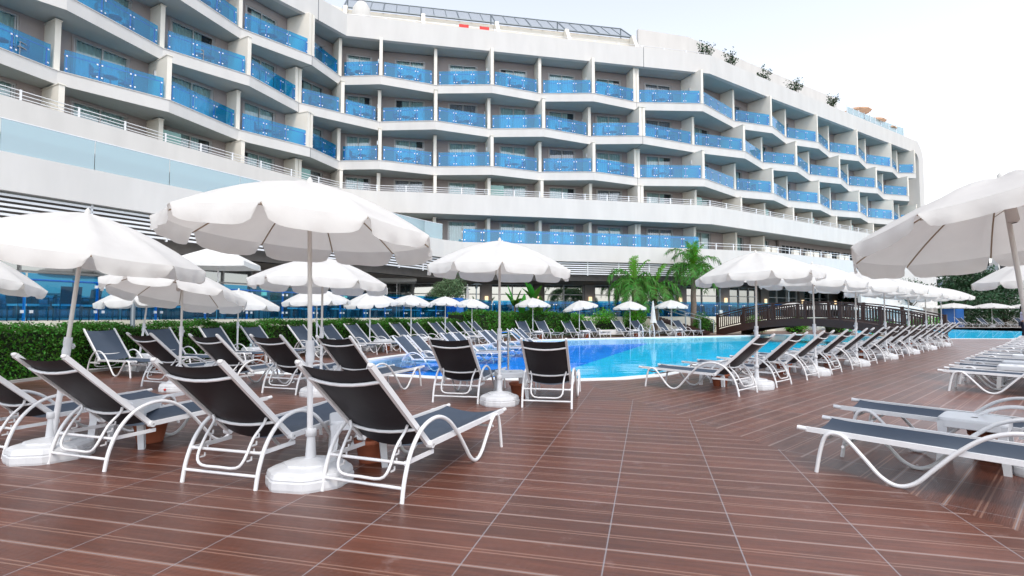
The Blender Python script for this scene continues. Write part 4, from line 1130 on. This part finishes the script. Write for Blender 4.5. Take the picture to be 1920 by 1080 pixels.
def blob_pts(c, rx, ry, rz, n, rs, lumps=7):
    L = [(Vector((rs.uniform(-.55,.55)*rx, rs.uniform(-.55,.55)*ry, rs.uniform(-.5,.6)*rz)), rs.uniform(.42,.68)) for _ in range(lumps)]
    pts = []
    while len(pts) < n:
        l, s = rs.choice(L); v = Vector((rs.gauss(0,1), rs.gauss(0,1), rs.gauss(0,1))).normalized()*(rs.random()**.28)
        pts.append(Vector(c) + l + Vector((v.x*rx*s, v.y*ry*s, v.z*rz*s)))
    return pts
def bush(c, r_, h, n, size, mt, label, seed, name='bush', cat='bush', group=None):
    r = empty(name, label, cat, (c[0], c[1], 0), group=group); rs = random.Random(seed)
    pts = blob_pts((0,0,h*.52), r_, r_, h*.62, n, rs, 9); leaf_cloud('foliage', [p for p in pts if p.z > .02], size, mt, r, seed=seed)
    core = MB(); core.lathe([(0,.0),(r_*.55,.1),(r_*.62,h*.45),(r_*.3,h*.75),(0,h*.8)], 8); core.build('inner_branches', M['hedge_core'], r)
for i, (px, d, rr, hh) in enumerate([(1087,33.8,.85,1.25),(1136,35.0,1.15,1.45),(1187,36.0,.95,1.45)]):
    bush(((px-960)/1000*d, d), rr, hh, 3600, .055, M['bush_leaf'], 'bright green rounded bush behind the far loungers, %s from the left' % ORD[i], 20+i, group='bright green bushes')
bush((13.6,37.6), .95, 1.35, 3000, .055, M['hedge_leaf'], 'dark round shrub between the ramp and the wooden bridge', 31)
for i, (px, d, rr, hh) in enumerate([(940,31.6,.9,.7),(982,32.0,.8,.65),(1030,32.8,.8,.8)]):
    bush(((px-960)/1000*d, d), rr, hh, 1600, .04, M['silver_leaf'], 'low silvery shrub at the far pool side, %s from the left' % ORD[i], 41+i, name='shrub', cat='shrub', group='silvery shrubs')
for i in range(5):
    bush((18.5+2.3*i, 40.5-1.1*i), 1.0, 1.1, 1400, .07, M['bush_leaf'], 'lit green shrub seen through the bridge balusters, %s from the left' % ORD[i], 51+i, name='shrub', cat='shrub', group='shrubs behind the bridge')
def tree(name, c, trunk_h, rx, rz, n, size, mt, label, seed, tr=.12, group=None, base=0, lumps=14):
    r = empty(name, label, 'tree', (c[0], c[1], base), group=group); rs = random.Random(seed); t = MB()
    tp = Vector((0,0,0)); pts = [tp]; 
    for k in range(1, 5): pts.append(Vector((rs.uniform(-.1,.1)*rx*.4, rs.uniform(-.1,.1)*rx*.4, trunk_h*k/4)))
    t.tube(pts, tr, 8, r2=tr*.6)
    cz = trunk_h + rz*.75
    for k in range(8):
        e = Vector((rs.uniform(-.7,.7)*rx, rs.uniform(-.7,.7)*rx, cz + rs.uniform(-.5,.6)*rz)); m_ = pts[-1].lerp(e, .5) + Vector((0,0,-.1*rz))
        t.tube([pts[-1] if k % 2 else pts[-2], m_, e], tr*.45, 5, r2=tr*.12)
    t.build('trunk', M['bark'], r)
    cp = blob_pts((0,0,cz), rx, rx, rz, n, rs, lumps); leaf_cloud('crown', cp, size, mt, r, seed=seed); return r
tree('olive_tree', (-4.2,34.2), 1.2, 1.25, 1.1, 6500, .06, M['olive_leaf'], 'grey-green olive tree in front of the ground floor windows', 61, .09, base=1.0)
tree('broadleaf_tree', (63,74), 2.2, 6.0, 3.0, 9000, .22, M['dark_leaf'], 'big dark round tree at the right, in front of the distant hotel', 62, .4, lumps=22)
tree('broadleaf_tree', (41.5,55.5), 2.6, 2.4, 1.3, 1400, .13, M['dark_leaf'], 'loose-leaved small tree in front of the white end wall of the terrace', 63, .12, lumps=8)
for i, (x, y, tr_h, rx, rz) in enumerate([(38,57.5,.6,3.2,2.0),(45,64,.6,4,2.2),(52,64,.4,4.5,2.4),(59,64,.6,4.5,2.3),(66,64,.6,4.5,2.6),(73,64,.6,4.5,2.5),(80,65,.6,5,2.8),(88,66,.6,5.5,3.2)]):
    tree('broadleaf_tree', (x,y), tr_h, rx, rz, 3600, .17, M['dark_leaf'], 'dark green tree of the belt beyond the right hand pool, %s from the left' % ORD[i], 70+i, .2, group='tree belt beyond the right hand pool', lumps=12)
# palms
def frond(mb, base, az, el, L, droop, nl, ll, rs, w_=.026):
    p = Vector(base); d = Vector((math.cos(az)*math.cos(el), math.sin(az)*math.cos(el), math.sin(el))); N = 12; pts = [p.copy()]
    for i in range(N):
        d.z -= droop/N*(1+i*.12); d.normalize(); p = p + d*(L/N); pts.append(p.copy())
    mb.tube(pts, .022, 4, r2=.006)
    side0 = Vector((-math.sin(az), math.cos(az), 0))
    for k in range(nl):
        t = .12 + .88*k/nl; f = t*N; i = min(N-1, int(f)); q = pts[i].lerp(pts[i+1], f-i); dd = (pts[i+1]-pts[i]).normalized()
        for s in (-1, 1):
            l = ll*(.55+.6*math.sin(math.pi*min(1, t*1.02)))*rs.uniform(.8,1.15)
            o = (side0*s*rs.uniform(.45,.9) + dd*rs.uniform(.5,.9) + Vector((0,0,rs.uniform(-.3,.35)))).normalized()
            m_ = q + o*l*.5; e = q + o*l*.82 + Vector((0,0,-l*rs.uniform(.35,.65))); ww = dd*w_
            mb.add([tuple(q-ww), tuple(q+ww), tuple(m_+ww*1.1), tuple(m_-ww*1.1), tuple(e)], [(0,1,2,3),(3,2,4)])
def palm(c, base, th, fl, n, label, seed, young=5, tr=.15):
    r = empty('palm_tree', label, 'palm tree', (c[0], c[1], base)); rs = random.Random(seed); t = MB(); pts = []
    for k in range(9): pts.append((rs.uniform(-.02,.02), rs.uniform(-.02,.02), th*k/8))
    t.tube(pts, tr*1.25, 12, r2=tr*.85)
    for k in range(int(th/.14)): t.lathe([(tr*1.22-.004*k,.0),(tr*1.28-.004*k,.012),(tr*1.2-.004*k,.03)], 12, Matrix.Translation((0,0,.1+.14*k)))
    t.build('trunk', M['trunk'], r)
    sh = MB(); sh.tube([(0,0,th-.02),(0,0,th+.35),(0,0,th+.75)], tr*1.05, 10, r2=tr*.55); sh.build('crownshaft', M['sheath'], r)
    cr = MB()
    for k in range(n):
        az = 2*math.pi*k/n*1.0 + rs.uniform(-.25,.25) + (k % 2)*.2; el_ = R(rs.choice((70, 50, 30, 12, 40)))+rs.uniform(-.15,.15)
        frond(cr, (0,0,th+.62), az, el_, fl*rs.uniform(.85,1.1), rs.uniform(1.5,2.3), 34, .62, rs)
    cr.build('crown', M['palm_leaf'], r)
    yo = MB()
    for k in range(young): frond(yo, (0,0,th+.65), rs.uniform(0,6.28), R(rs.uniform(68,86)), fl*.75, .9, 26, .45, rs)
    yo.build('young_fronds', M['palm_young'], r); return r
palm((8.3,36.3), .1, 2.75, 2.7, 26, 'shorter palm tree with drooping bright fronds in front of the ground floor', 81)
palm((9.9,36.9), .1, 2.6, 2.4, 20, 'second short palm leaning into its taller neighbour, right of it', 82, 2)
palm((13.0,38.2), .1, 4.0, 2.6, 26, 'tall palm tree left of the first parasol of the long right row', 83, 6, .19)
def banana(c, h, label, seed, n=7):
    r = empty('banana_plant', label, 'banana plant', (c[0], c[1], 0)); rs = random.Random(seed); t = MB(); t.tube([(0,0,0),(.04,0,h*.5),(0,.03,h)], .10, 8, r2=.06); t.build('stem', M['trunk'], r)
    lf = MB()
    for k in range(n):
        az = rs.uniform(0, 6.28); e_ = R(rs.uniform(45,85)); L = rs.uniform(.9,1.5); d = Vector((math.cos(az)*math.cos(e_), math.sin(az)*math.cos(e_), math.sin(e_))); p = Vector((0,0,h-.1)); s = Vector((-math.sin(az), math.cos(az), 0)); rows = []
        for i in range(8):
            t_ = i/7; w_ = .2*math.sin(math.pi*min(1, t_*.92+.08))**.6 if t_ < 1 else 0.01; up = s.cross(d)*.25*w_
            rows += [tuple(p + s*w_ + up), tuple(p), tuple(p - s*w_ + up)]; d.z -= .16; d.normalize(); p = p + d*L/7
        lf.smooth = True; lf.add(rows, [(i*3+j, i*3+j+1, (i+1)*3+j+1, (i+1)*3+j) for i in range(7) for j in range(2)])
    lf.build('leaves', M['palm_leaf'], r)
for i, (px, d, h) in enumerate([(965,33.2,2.0),(978,32.6,1.4),(1000,33.4,2.3),(1012,32.8,1.2)]):
    banana(((px-960)/1000*d, d), h, 'banana plant with broad upright leaves behind the far loungers, %s from the left' % ORD[i], 90+i)
# rooftop plants
for i, (x, y) in enumerate([(16.0,43.1),(18.7,44.7),(22.9,47.6),(27.2,50.2),(32.5,53.6)]):
    r = empty('rooftop_plant', 'scraggly green plant growing over the roof edge, %s from the left' % ORD[i], 'plant', (x, y, 22.3), group='plants along the roof edge'); rs = random.Random(100+i)
    pts = []; st = MB()
    for k in range(9):
        e = Vector((rs.uniform(-.8,.8), rs.uniform(-.3,.3), rs.uniform(.5,1.5))); st.tube([(0,0,-.2), tuple(e*.5+Vector((0,0,.1))), tuple(e)], .015, 3)
        for j in range(38): pts.append(e*rs.uniform(.45,1.1) + Vector((rs.gauss(0,.12), rs.gauss(0,.12), rs.gauss(0,.12))))
    st.build('stem', M['bark'], r); leaf_cloud('foliage', pts, .10, M['dark_leaf'], r, seed=100+i)
# rooftop parasols
for i, (x, y) in enumerate([(40.5,61.6),(43.6,63.6),(46.0,65.2)]):
    r = empty('rooftop_parasol', 'peach coloured parasol on the roof terrace, %s from the left' % ORD[i], 'parasol', (x, y, 21.3), group='peach rooftop parasols'); c_ = canopy_mesh(1.5, .5, .1, 2).build('canopy', M['peach'], r); c_.location = (0,0,[4.4,3.9,3.5][i]); p_ = MB(); p_.tube([(0,0,0),(0,0,[4.4,3.9,3.5][i])], .03, 6); p_.build('pole', M['steel'], r)
cv = MB(); cv.lathe([(0,1.4),(.35,1.3),(.6,.9),(.72,.2),(.75,-.8)], 14); o = cv.build('covered_umbrella_stack', M['canopy']); o.location = (-10.9,37.6,22.6); props(o, 'white fabric cover over something standing at the roof rail', 'cover')
for i, x in enumerate((-3.9, -2.4)):
    t = MB(); t.wallbox((x, 38.15+.21*(x+9)-.95), (x+.7, 38.30+.21*(x+9)-.95), 22.4, 22.75, 0, .03); o = t.build('red_towel', M['red']); props(o, 'red cloth hanging on the roof rail, %s of two from the left' % ORD[i], 'towel', 'red cloths on the roof rail')

# ---------------------------------------------------------------- cafe terrace
CG = [(-12.6,2),(-11.9,9.5),(-11.3,12.5),(-3.4,31.0),(-1.3,37.2),(9,39.4),(13.5,40.9),(23,45.2)]
r = empty('glass_balustrade', 'blue glass balustrade with round steel fixings round the cafe terrace', 'balustrade')
gl, st = glassrun(CG, 1.22, 1.12, 1.55, M['cafe_glass'], inset=.15, posts=True)
gl.build('glass_pane', M['cafe_glass'], r); st.build('post_and_rail', [M['blue_steel'], M['steel']], r)
def make_cchair():
    r = empty('cafe_chair', 'cafe chair', 'chair'); s = MB(); s.box((0,0,.45), (.46,.46,.05)); s.build('seat', M['cafe_seat'], r)
    b_ = MB(); b_.add([(-.22,.2,.48),(.22,.2,.48),(.22,.26,.92),(-.22,.26,.92),(-.22,.24,.48),(.22,.24,.48),(.22,.30,.92),(-.22,.30,.92)], [(0,1,2,3),(7,6,5,4),(0,4,5,1),(3,2,6,7),(0,3,7,4),(1,5,6,2)]); b_.build('backrest', M['cafe_chair'], r)
    f = MB()
    for x in (-.21,.21):
        for y in (-.2,.22): f.tube([(x,y,0),(x,y,.65 if y < 0 else .5)], .016, 5)
        f.tube([(x,-.2,.65),(x,.25,.66)], .018, 5)
    f.build('leg_frame', M['cafe_chair'], r); return freeze(r)
def make_ctable():
    r = empty('cafe_table', 'cafe table', 'table'); t = MB(); t.box((0,0,.74), (.8,.8,.035)); t.build('tabletop', M['cafe_top'], r); l = MB(); l.tube([(0,0,0),(0,0,.73)], .035, 8); l.build('pedestal', M['metal_dark'], r); b_ = MB(); b_.lathe([(0,.04),(.26,.02),(.27,0),(0,0)], 12); b_.build('foot', M['metal_dark'], r); return freeze(r)
CC, CT = make_cchair(), make_ctable(); n = 0; rs = random.Random(17)
P = [Vector(p) for p in CG[1:]]; sp = []
for i in range(len(P)-1):
    d = P[i+1]-P[i]; ln = d.length; d /= ln; nn = Vector((-d.y, d.x)); k = max(1, int(ln/2.35))
    for j in range(k): sp.append((P[i]+d*(ln*(j+.5)/k)+nn*(1.35 + .2*rs.random()), math.atan2(d.y, d.x)))
cn = 0
for i, (p, a) in enumerate(sp):
    lb = 'cafe table behind the blue glass, %s from the left' % ORD[i]
    if i == 0: CT.location = (p.x,p.y,1.15); CT.rotation_euler = (0,0,a); CT['label'] = lb; CT['group'] = 'cafe tables behind the blue glass'
    else: copy_thing(CT, (p.x,p.y,1.15), a, lb, 'cafe tables behind the blue glass')
    for k, (g, nm) in enumerate(((0,'glass side'),(90,'left side'),(180,'far side'),(270,'right side'))):
        if i > 11 and k == 2: continue
        an = a + R(g) + rs.uniform(-.25,.25); off = Vector((math.sin(an), -math.cos(an)))*.72; q = p + off; cn += 1
        lb = 'rattan cafe chair on the %s of the %s table from the left' % (nm, ORD[i])
        if cn == 1: CC.location = (q.x,q.y,1.15); CC.rotation_euler = (0,0,an+math.pi); CC['label'] = lb; CC['group'] = 'cafe chairs behind the blue glass'
        else: copy_thing(CC, (q.x,q.y,1.15), an+math.pi, lb, 'cafe chairs behind the blue glass')
# square cafe parasols
def sq_parasol(x, y, base, H, s, label, drop=.7):
    r = empty('square_parasol', label, 'parasol', (x, y, base)); c = MB(); c.smooth = False; h = s/2; N = 6; 
    for k in range(4):
        T = Matrix.Rotation(R(90*k+12), 4, 'Z'); vs = [(0,0,H)]
        for i in range(1, N+1):
            t = i/N
            for j in range(N+1): f = j/N; vs.append((h*t*(2*f-1), -h*t, H - drop*t + .03*math.sin(math.pi*f)*(-1)))
        fs = [(0, 1+j, 2+j) for j in range(N)] + [(1+i*(N+1)+j, 1+(i+1)*(N+1)+j, 1+(i+1)*(N+1)+j+1, 1+i*(N+1)+j+1) for i in range(N-1) for j in range(N)]
        b0 = 1+(N-1)*(N+1); nv = len(vs)
        vs += [(v[0]*1.01, v[1]*1.01, v[2]-.2) for v in vs[b0:b0+N+1]]; fs += [(b0+j, nv+j, nv+j+1, b0+j+1) for j in range(N)]
        c.add(vs, fs, T)
    c.build('canopy', M['canopy_old'], r); p_ = MB(); p_.tube([(0,0,0),(0,0,H+.1)], .03, 8); p_.build('pole', M['tube'], r)
sq_parasol(-11.6, 21.0, 1.15, 2.95, 2.5, 'square white parasol on the cafe terrace, partly behind the big front parasol')
sq_parasol(-8.0, 37.0, 1.15, 3.35, 2.6, 'small square white parasol on the cafe terrace near the olive tree')
for (x, y, z0, z1, lb) in ((-3.2,38.2,1.9,3.55,'tall closed white parasol beside the olive tree'), (8.75,33.1,.85,2.2,'closed white parasol among the loungers across the pool')):
    r = empty('closed_parasol', lb, 'parasol', (x,y,0 if z0 < 1 else 1.15)); o = 0 if z0 < 1 else 1.15
    c = MB(); c.lathe([(.03,z1-o),(.09,z1-.4-o),(.16,z0+.25-o),(.23,z0-o),(.05,z0+.04-o)], 9, smooth=False); c.build('folded_canopy', M['canopy'], r); p_ = MB(); p_.tube([(0,0,0),(0,0,z1-o)], .02, 6); p_.build('pole', M['tube'], r)
# patio heaters
for i, (px, d, zt, b0) in enumerate([(893,38.6,3.6,1.15),(1264,41.5,3.75,1.15),(1350,42.5,3.75,1.15),(1479,46.5,3.7,1.15)]):
    r = empty('patio_heater', 'tall patio heater with a disc shade on the cafe terrace, %s from the left' % ORD[i], 'patio heater', ((px-960)/1000*d, d, b0), group='patio heaters'); h = zt-b0
    s = MB(); s.lathe([(0,h+.05),(.12,h+.03),(.42,h-.06),(.43,h-.09),(.1,h-.08)], 20); s.build('shade', M['lamp_metal'], r)
    b_ = MB(); b_.lathe([(.09,h-.08),(.10,h-.3),(.07,h-.36),(0,h-.37)], 12); b_.build('burner', M['metal_dark'], r)
    p_ = MB(); p_.tube([(0,0,0),(0,0,h-.3)], .045, 8); p_.build('pole', M['lamp_metal'], r); f = MB(); f.lathe([(0,.6),(.2,.55),(.24,0),(0,0)], 14); f.build('gas_housing', M['lamp_metal'], r)
# dark posts in the hedge
for i, (px, d, h, rr) in enumerate([(250,14.0,2.6,.055),(686,25.5,2.2,.06),(894,29.8,1.9,.07)]):
    m = MB(); m.lathe([(rr*1.6,0),(rr*1.6,.04),(rr,.06),(rr,h),(0,h)], 14); o = m.build('metal_post', M['metal_dark']); o.location = ((px-960)/1000*d, d, 0)
    props(o, 'dark grey round metal post in the hedge, %s from the left' % ORD[i], 'post', 'dark metal posts in the hedge')
m = MB(); m.box((0,0,.6), (1.0,.3,1.2)); m.box((0,-.155,.6), (.9,.01,1.1)); o = m.build('service_cabinet', M['blue_panel']); o.location = (-3.4,31.9,1.15); props(o, 'plain bright blue cabinet at the end of the cafe glass', 'cabinet')
m = MB(); m.box((0,0,1.0), (2.2,.4,2.0)); m.box((0,-.21,1.0), (2.0,.02,1.8)); o = m.build('service_cabinet', M['blue_panel']); o.location = (49.5,60,0); props(o, 'dark blue panel beyond the right hand pool', 'cabinet')
m = MB(); m.wallbox((5.3,32.6), (7.0,33.3), 0, .42, 0, .3); props(m.build('planter_wall', M['white_wall']), 'low white planter wall below the bright bushes', 'wall')

# ---------------------------------------------------------------- handrails, ramp, ladder
r = empty('pool_handrail', 'steel handrail leading down into the pool behind the middle loungers', 'handrail')
m = MB(); m.tube([(-.08,11.55,0),(-.08,11.55,.98)], .024, 8); m.build('post', M['chrome'], r)
m = MB(); m.tube(smooth_pts([(-.32,11.95,.55),(-.31,11.9,.86),(-.26,11.8,.95),(-.08,11.55,.985),(.1,11.6,.93),(.9,12.3,.2),(1.0,12.4,-.15)], 4), .022, 8); m.build('rail', M['chrome'], r)
for i, x in enumerate((7.55, 8.3)):
    m = MB(); y = 31.6+.42*(x-7.5); m.tube(smooth_pts([(x,y+.25,0),(x,y+.22,.55),(x+.05,y-.05,.78),(x+.1,y-.35,.5),(x+.1,y-.4,-.5)], 4), .022, 6)
    if i == 0: r = empty('pool_ladder', 'curved white ladder rails at the far edge of the pool', 'ladder')
    m.build('rail', M['tube'], r)
r = empty('access_ramp', 'dark slatted ramp from the pool deck up to the cafe terrace', 'ramp')
m = MB(); a, b_ = Vector((13.0,35.6)), Vector((10.2,38.8)); 
for k in range(16):
    p = a.lerp(b_, k/16); q = a.lerp(b_, (k+.9)/16); m.wallbox(tuple(p), tuple(q), .1+1.05*k/16, .16+1.05*(k+.5)/16, -.8, .8)
m.build('boards', M['wood'], r)
for s in (-.85, .85):
    d = (b_-a).normalized(); nn = Vector((-d.y, d.x)); m = MB(); m.tube([(*(a+nn*s), 1.0), (*(b_+nn*s), 2.1)], .03, 6)
    for k in range(5): p = a.lerp(b_, k/4)+nn*s; m.tube([(p.x,p.y,.1+k*.26), (p.x,p.y,1.0+1.1*k/4)], .03, 6)
    m.build('handrail', M['lamp_metal'], r)

# ---------------------------------------------------------------- timber bridge
r = empty('timber_bridge', 'dark brown arched timber footbridge over the pool channel', 'bridge', (0,0,0))
nA, nB = Vector((14.2,36.9)), Vector((21.0,27.2)); ax = (nB-nA).normalized(); sd_ = Vector((-ax.y, ax.x)); LB_ = (nB-nA).length
arc = lambda t: .82*4*t*(1-t)
for s, nm in ((0,'near'),(3.0,'far')):
    o_ = sd_*s; N = 24
    be = MB(); P3 = [(nA.lerp(nB, k/N)+o_, arc(k/N)) for k in range(N+1)]
    for k in range(N):
        (p, z), (q, z2) = P3[k], P3[k+1]; nn = sd_*.09
        be.add([(*(p-nn), z+.28-.42), (*(q-nn), z2+.28-.42), (*(q+nn), z2+.28-.42), (*(p+nn), z+.28-.42), (*(p-nn), z+.32), (*(q-nn), z2+.32), (*(q+nn), z2+.32), (*(p+nn), z+.32)], [(0,3,2,1),(4,5,6,7),(0,1,5,4),(2,3,7,6)] + ([(3,0,4,7)] if k == 0 else []) + ([(1,2,6,5)] if k == N-1 else []))
    be.build('side_beam', M['wood'], r)
    for nm2, h, hw, hh in (('handrail',1.30,.07,.035),('upper_rail',1.16,.03,.03),('lower_rail',.42,.03,.03)):
        ra = MB()
        for k in range(N):
            (p, z), (q, z2) = P3[k], P3[k+1]; nn = sd_*hw
            ra.add([(*(p-nn), z+h-hh), (*(q-nn), z2+h-hh), (*(q+nn), z2+h-hh), (*(p+nn), z+h-hh), (*(p-nn), z+h+hh), (*(q-nn), z2+h+hh), (*(q+nn), z2+h+hh), (*(p+nn), z+h+hh)], [(0,3,2,1),(4,5,6,7),(0,1,5,4),(2,3,7,6)])
        ra.build(nm2, M['wood'], r)
    for k in range(7):
        t = k/6; p = nA.lerp(nB, t)+o_; z = arc(t); b_ = MB(); z0 = -.02 if k in (0,6) else z+.0
        b_.box((p.x, p.y, (z0+z+1.36)/2), (.15,.15,z+1.36-z0), rz=math.atan2(ax.y, ax.x)); b_.build('post', M['wood'], r)
    bl = MB()
    for k in range(80):
        t = (k+.5)/80; p = nA.lerp(nB, t)+o_; z = arc(t); bl.box((p.x, p.y, z+.77), (.055,.05,.72), rz=math.atan2(ax.y, ax.x))
        if k % 4 == 2: bl.box((p.x, p.y, z+.6), (.06,.05,.06))
    bl.build('balusters', M['wood'], r)
dk = MB()
for k in range(60):
    t = k/60; p = nA.lerp(nB, t); q = nA.lerp(nB, (k+.9)/60); dk.wallbox(tuple(p), tuple(q), arc((k+.5)/60)+.22, arc((k+.5)/60)+.27, .09, 2.91)
dk.build('deck_boards', M['wood'], r)

# ---------------------------------------------------------------- distant hotel
r = empty('distant_hotel', 'distant white hotel block with dark balconies beyond the trees at the right', 'hotel', (104,122,0), R(-8))
m = MB(); m.box((0,6,6.6), (34,12,13.2)); m.build('wall', M['white_wall'], r)
for k in range(4):
    z = 2.2+3.0*k; s = MB(); s.box((0,-1.0,z), (34,2.2,.3)); s.build('balcony_slab', M['louver'], r)
    for j in range(9): w_ = MB(); w_.box((-15+3.75*j, -.03, z+1.45), (2.4,.1,2.2)); w_.build('balcony_door', M['dark'], r)
    for j in range(9):
        if (j+k) % 3: g_ = MB(); g_.box((-15+3.75*j, -2.05, z+.65), (3.2,.06,.9)); g_.build('balcony_railing', M['metal_dark'], r)
    f_ = MB()
    for j in range(10): f_.box((-16.9+3.75*j, -1.0, z+1.5), (.3,2.0,2.7))
    f_.build('balcony_partition', M['white_wall'], r)
r = empty('distant_wing', 'low blue-grey building wing between the hotel end and the distant block', 'building', (84,112,0), R(5))
m = MB(); m.box((0,3,5.2), (14,6,10.4)); m.build('wall', mat('blue_grey_render', (.16,.20,.28), .7), r)
for k in range(3):
    s = MB(); s.box((0,-.8,3.2+2.9*k), (14.4,1.6,.5)); s.build('balcony_slab', M['louver'], r)
    s = MB(); s.box((0,-.1,4.8+2.9*k), (12,.1,1.7)); s.build('window_band', M['dark'], r)
    s = MB(); s.box((-3,-1.55,3.95+2.9*k), (6,.06,.95)); s.build('balcony_glass', M['blue_glass'], r)

# ---------------------------------------------------------------- balcony chairs
bc = MB(); bc.box((0,0,.42), (.44,.44,.04)); bc.box((0,.21,.66), (.44,.04,.44))
for x in (-.2,.2):
    for y in (-.2,.2): bc.tube([(x,y,0),(x,y,.62 if y < 0 else .42)], .018, 4)
    bc.box((x,0,.62), (.05,.44,.03))
bcm = bc.mesh('balcony_chair', M['bchair']); bt = MB(); bt.lathe([(0,.6),(.3,.6),(.3,.57),(.03,.56),(.03,.03),(.22,.0)], 14); btm = bt.mesh('balcony_table', M['bchair'])
rs = random.Random(23)
for L in (2, 3, 4):
    for c in range(0, 14):
        if (c*7 + L*3) % 5 == 0: continue
        a, b_ = (V(c,L)+Wd[c])/2, (V(c+1,L)+Wd[c+1])/2; d = (b_-a).normalized(); nn = Vector((-d.y, d.x)); ln = (b_-a).length
        if ln < 2.6: continue
        m_ = a + d*(ln*rs.uniform(.3,.45)) - nn*.25
        for k in (0, 1):
            p = m_ + d*(1.15*k) + nn*rs.uniform(-.15,.15); o = bpy.data.objects.new('balcony_chair', bcm); link(o); o.location = (p.x,p.y,S[L]); o.rotation_euler = (0,0,math.atan2(d.y,d.x)+(R(70) if k == 0 else R(-70))+rs.uniform(-.4,.4))
            props(o, '%s dark chair on the %s bay from the left, %s' % (('left','right')[k], ORD[c], ROWN[L]), 'chair', 'balcony chairs')
        p = m_ + d*.58 + nn*.1; o = bpy.data.objects.new('balcony_table', btm); link(o); o.location = (p.x,p.y,S[L]); props(o, 'round balcony table on the %s bay from the left, %s' % (ORD[c], ROWN[L]), 'table', 'balcony tables')
# green frosted screens on the railed floor
for i, c in enumerate((2, 4, 8, 12, 14, 16, 18)):
    p = vec(I_[c]) + (Wd[c]-vec(I_[c]))*.2; d = (vec(I_[c+1])-vec(I_[c])).normalized(); g_ = MB(); g_.wallbox(tuple(p + d*.15), tuple(p + d*1.15), 9.0, 10.9, 0, .02)
    hb(g_, 'privacy_screen', M['green_glass'])

# ---------------------------------------------------------------- person at the right edge
def person():
    r = empty('person', 'person in a pale lilac shirt standing at the right edge, forearm held forward', 'person', (25.85,27.0,0), R(60))
    V_ = [(0,0,.95),(0,0,1.15),(0,0,1.35),(0,0,1.45),(0,0,1.52),(0,.01,1.62),(0,.01,1.70),(-.19,0,1.42),(-.24,.02,1.16),(-.24,-.20,1.02),(-.24,-.28,1.0),(.19,0,1.42),(.24,.02,1.16),(.23,.0,.92),(.23,-.01,.84),(-.10,0,.9),(-.11,-.02,.5),(-.11,.02,.08),(-.11,-.1,.04),(.10,0,.9),(.11,-.02,.5),(.11,.02,.08),(.11,-.1,.04)]
    Ed = [(0,1),(1,2),(2,3),(3,4),(4,5),(5,6),(3,7),(7,8),(8,9),(9,10),(3,11),(11,12),(12,13),(13,14),(0,15),(15,16),(16,17),(17,18),(0,19),(19,20),(20,21),(21,22)]
    Rd = [(.15,.11),(.135,.1),(.16,.11),(.09,.08),(.055,.055),(.08,.095),(.07,.08),(.055,.055),(.042,.042),(.03,.03),(.03,.018),(.055,.055),(.042,.042),(.03,.03),(.03,.018),(.09,.09),(.06,.06),(.042,.042),(.045,.03),(.09,.09),(.06,.06),(.042,.042),(.045,.03)]
    me = bpy.data.meshes.new('body'); me.from_pydata(V_, Ed, []); o = bpy.data.objects.new('body', me); link(o); o.parent = r
    sk = o.modifiers.new('skin', 'SKIN')
    for i, s in enumerate(me.skin_vertices[0].data): s.radius = Rd[i]; s.use_root = (i == 0)
    sk.use_smooth_shade = True; sb = o.modifiers.new('sub', 'SUBSURF'); sb.levels = sb.render_levels = 2
    me.materials.append(M['skin'])
    # shirt, trousers: slightly larger shells over the same joints
    def shell(nm, ids, grow, mt):
        mp_ = {k: i for i, k in enumerate(ids)}; m2 = bpy.data.meshes.new(nm); m2.from_pydata([V_[k] for k in ids], [(mp_[a], mp_[b]) for a, b in Ed if a in mp_ and b in mp_], []); q = bpy.data.objects.new(nm, m2); link(q); q.parent = r
        sk2 = q.modifiers.new('skin', 'SKIN'); sk2.use_smooth_shade = True
        for i, s in enumerate(m2.skin_vertices[0].data): s.radius = (Rd[ids[i]][0]+grow, Rd[ids[i]][1]+grow); s.use_root = (i == 0)
        b2 = q.modifiers.new('sub', 'SUBSURF'); b2.levels = b2.render_levels = 2; m2.materials.append(mt)
    shell('shirt', [0,1,2,3,7,8,11,12], .022, M['lilac']); shell('trousers', [0,15,16,17,19,20,21], .016, M['navy'])
    h = MB(); h.lathe([(.0,.13),(.07,.11),(.098,.05),(.095,-.02),(.07,-.06)], 14, Matrix.Translation((0,.025,1.69))); h.build('hair', M['hair'], r)
    f = MB(); f.lathe([(0,.02),(.014,-.01),(.01,-.03)], 6, Matrix.Translation((0,-.095,1.655)))
    for s in (-1,1): f.lathe([(0,.012),(.01,0),(0,-.012)], 6, Matrix.Translation((s*.032,-.082,1.68))); f.lathe([(0,.03),(.012,0),(0,-.03)], 6, Matrix.Translation((s*.085,.01,1.66)))
    f.build('face', M['skin'], r)
    fg = MB()
    for sx, cx, cy, cz, dy, dz in ((-1,-.24,-.30,1.0,-1,-.15),(1,.23,-.015,.83,-.1,-1)):
        for k in range(4):
            x = cx + (-.027+.018*k); L_ = (.065,.075,.07,.055)[k]; fg.tube([(x,cy,cz),(x,cy+dy*L_*.55,cz+dz*L_*.55),(x,cy+dy*L_*.85-.0,cz+dz*L_*.85-.02)], .008, 6, r2=.006)
        fg.tube([(cx+.03*(-sx),cy-dy*.03,cz-dz*.03),(cx+.055*(-sx),cy-dy*.0,cz-dz*.0),(cx+.06*(-sx),cy+dy*.03,cz+dz*.03)], .009, 6, r2=.007)
    fg.build('fingers', M['skin'], r)
person()
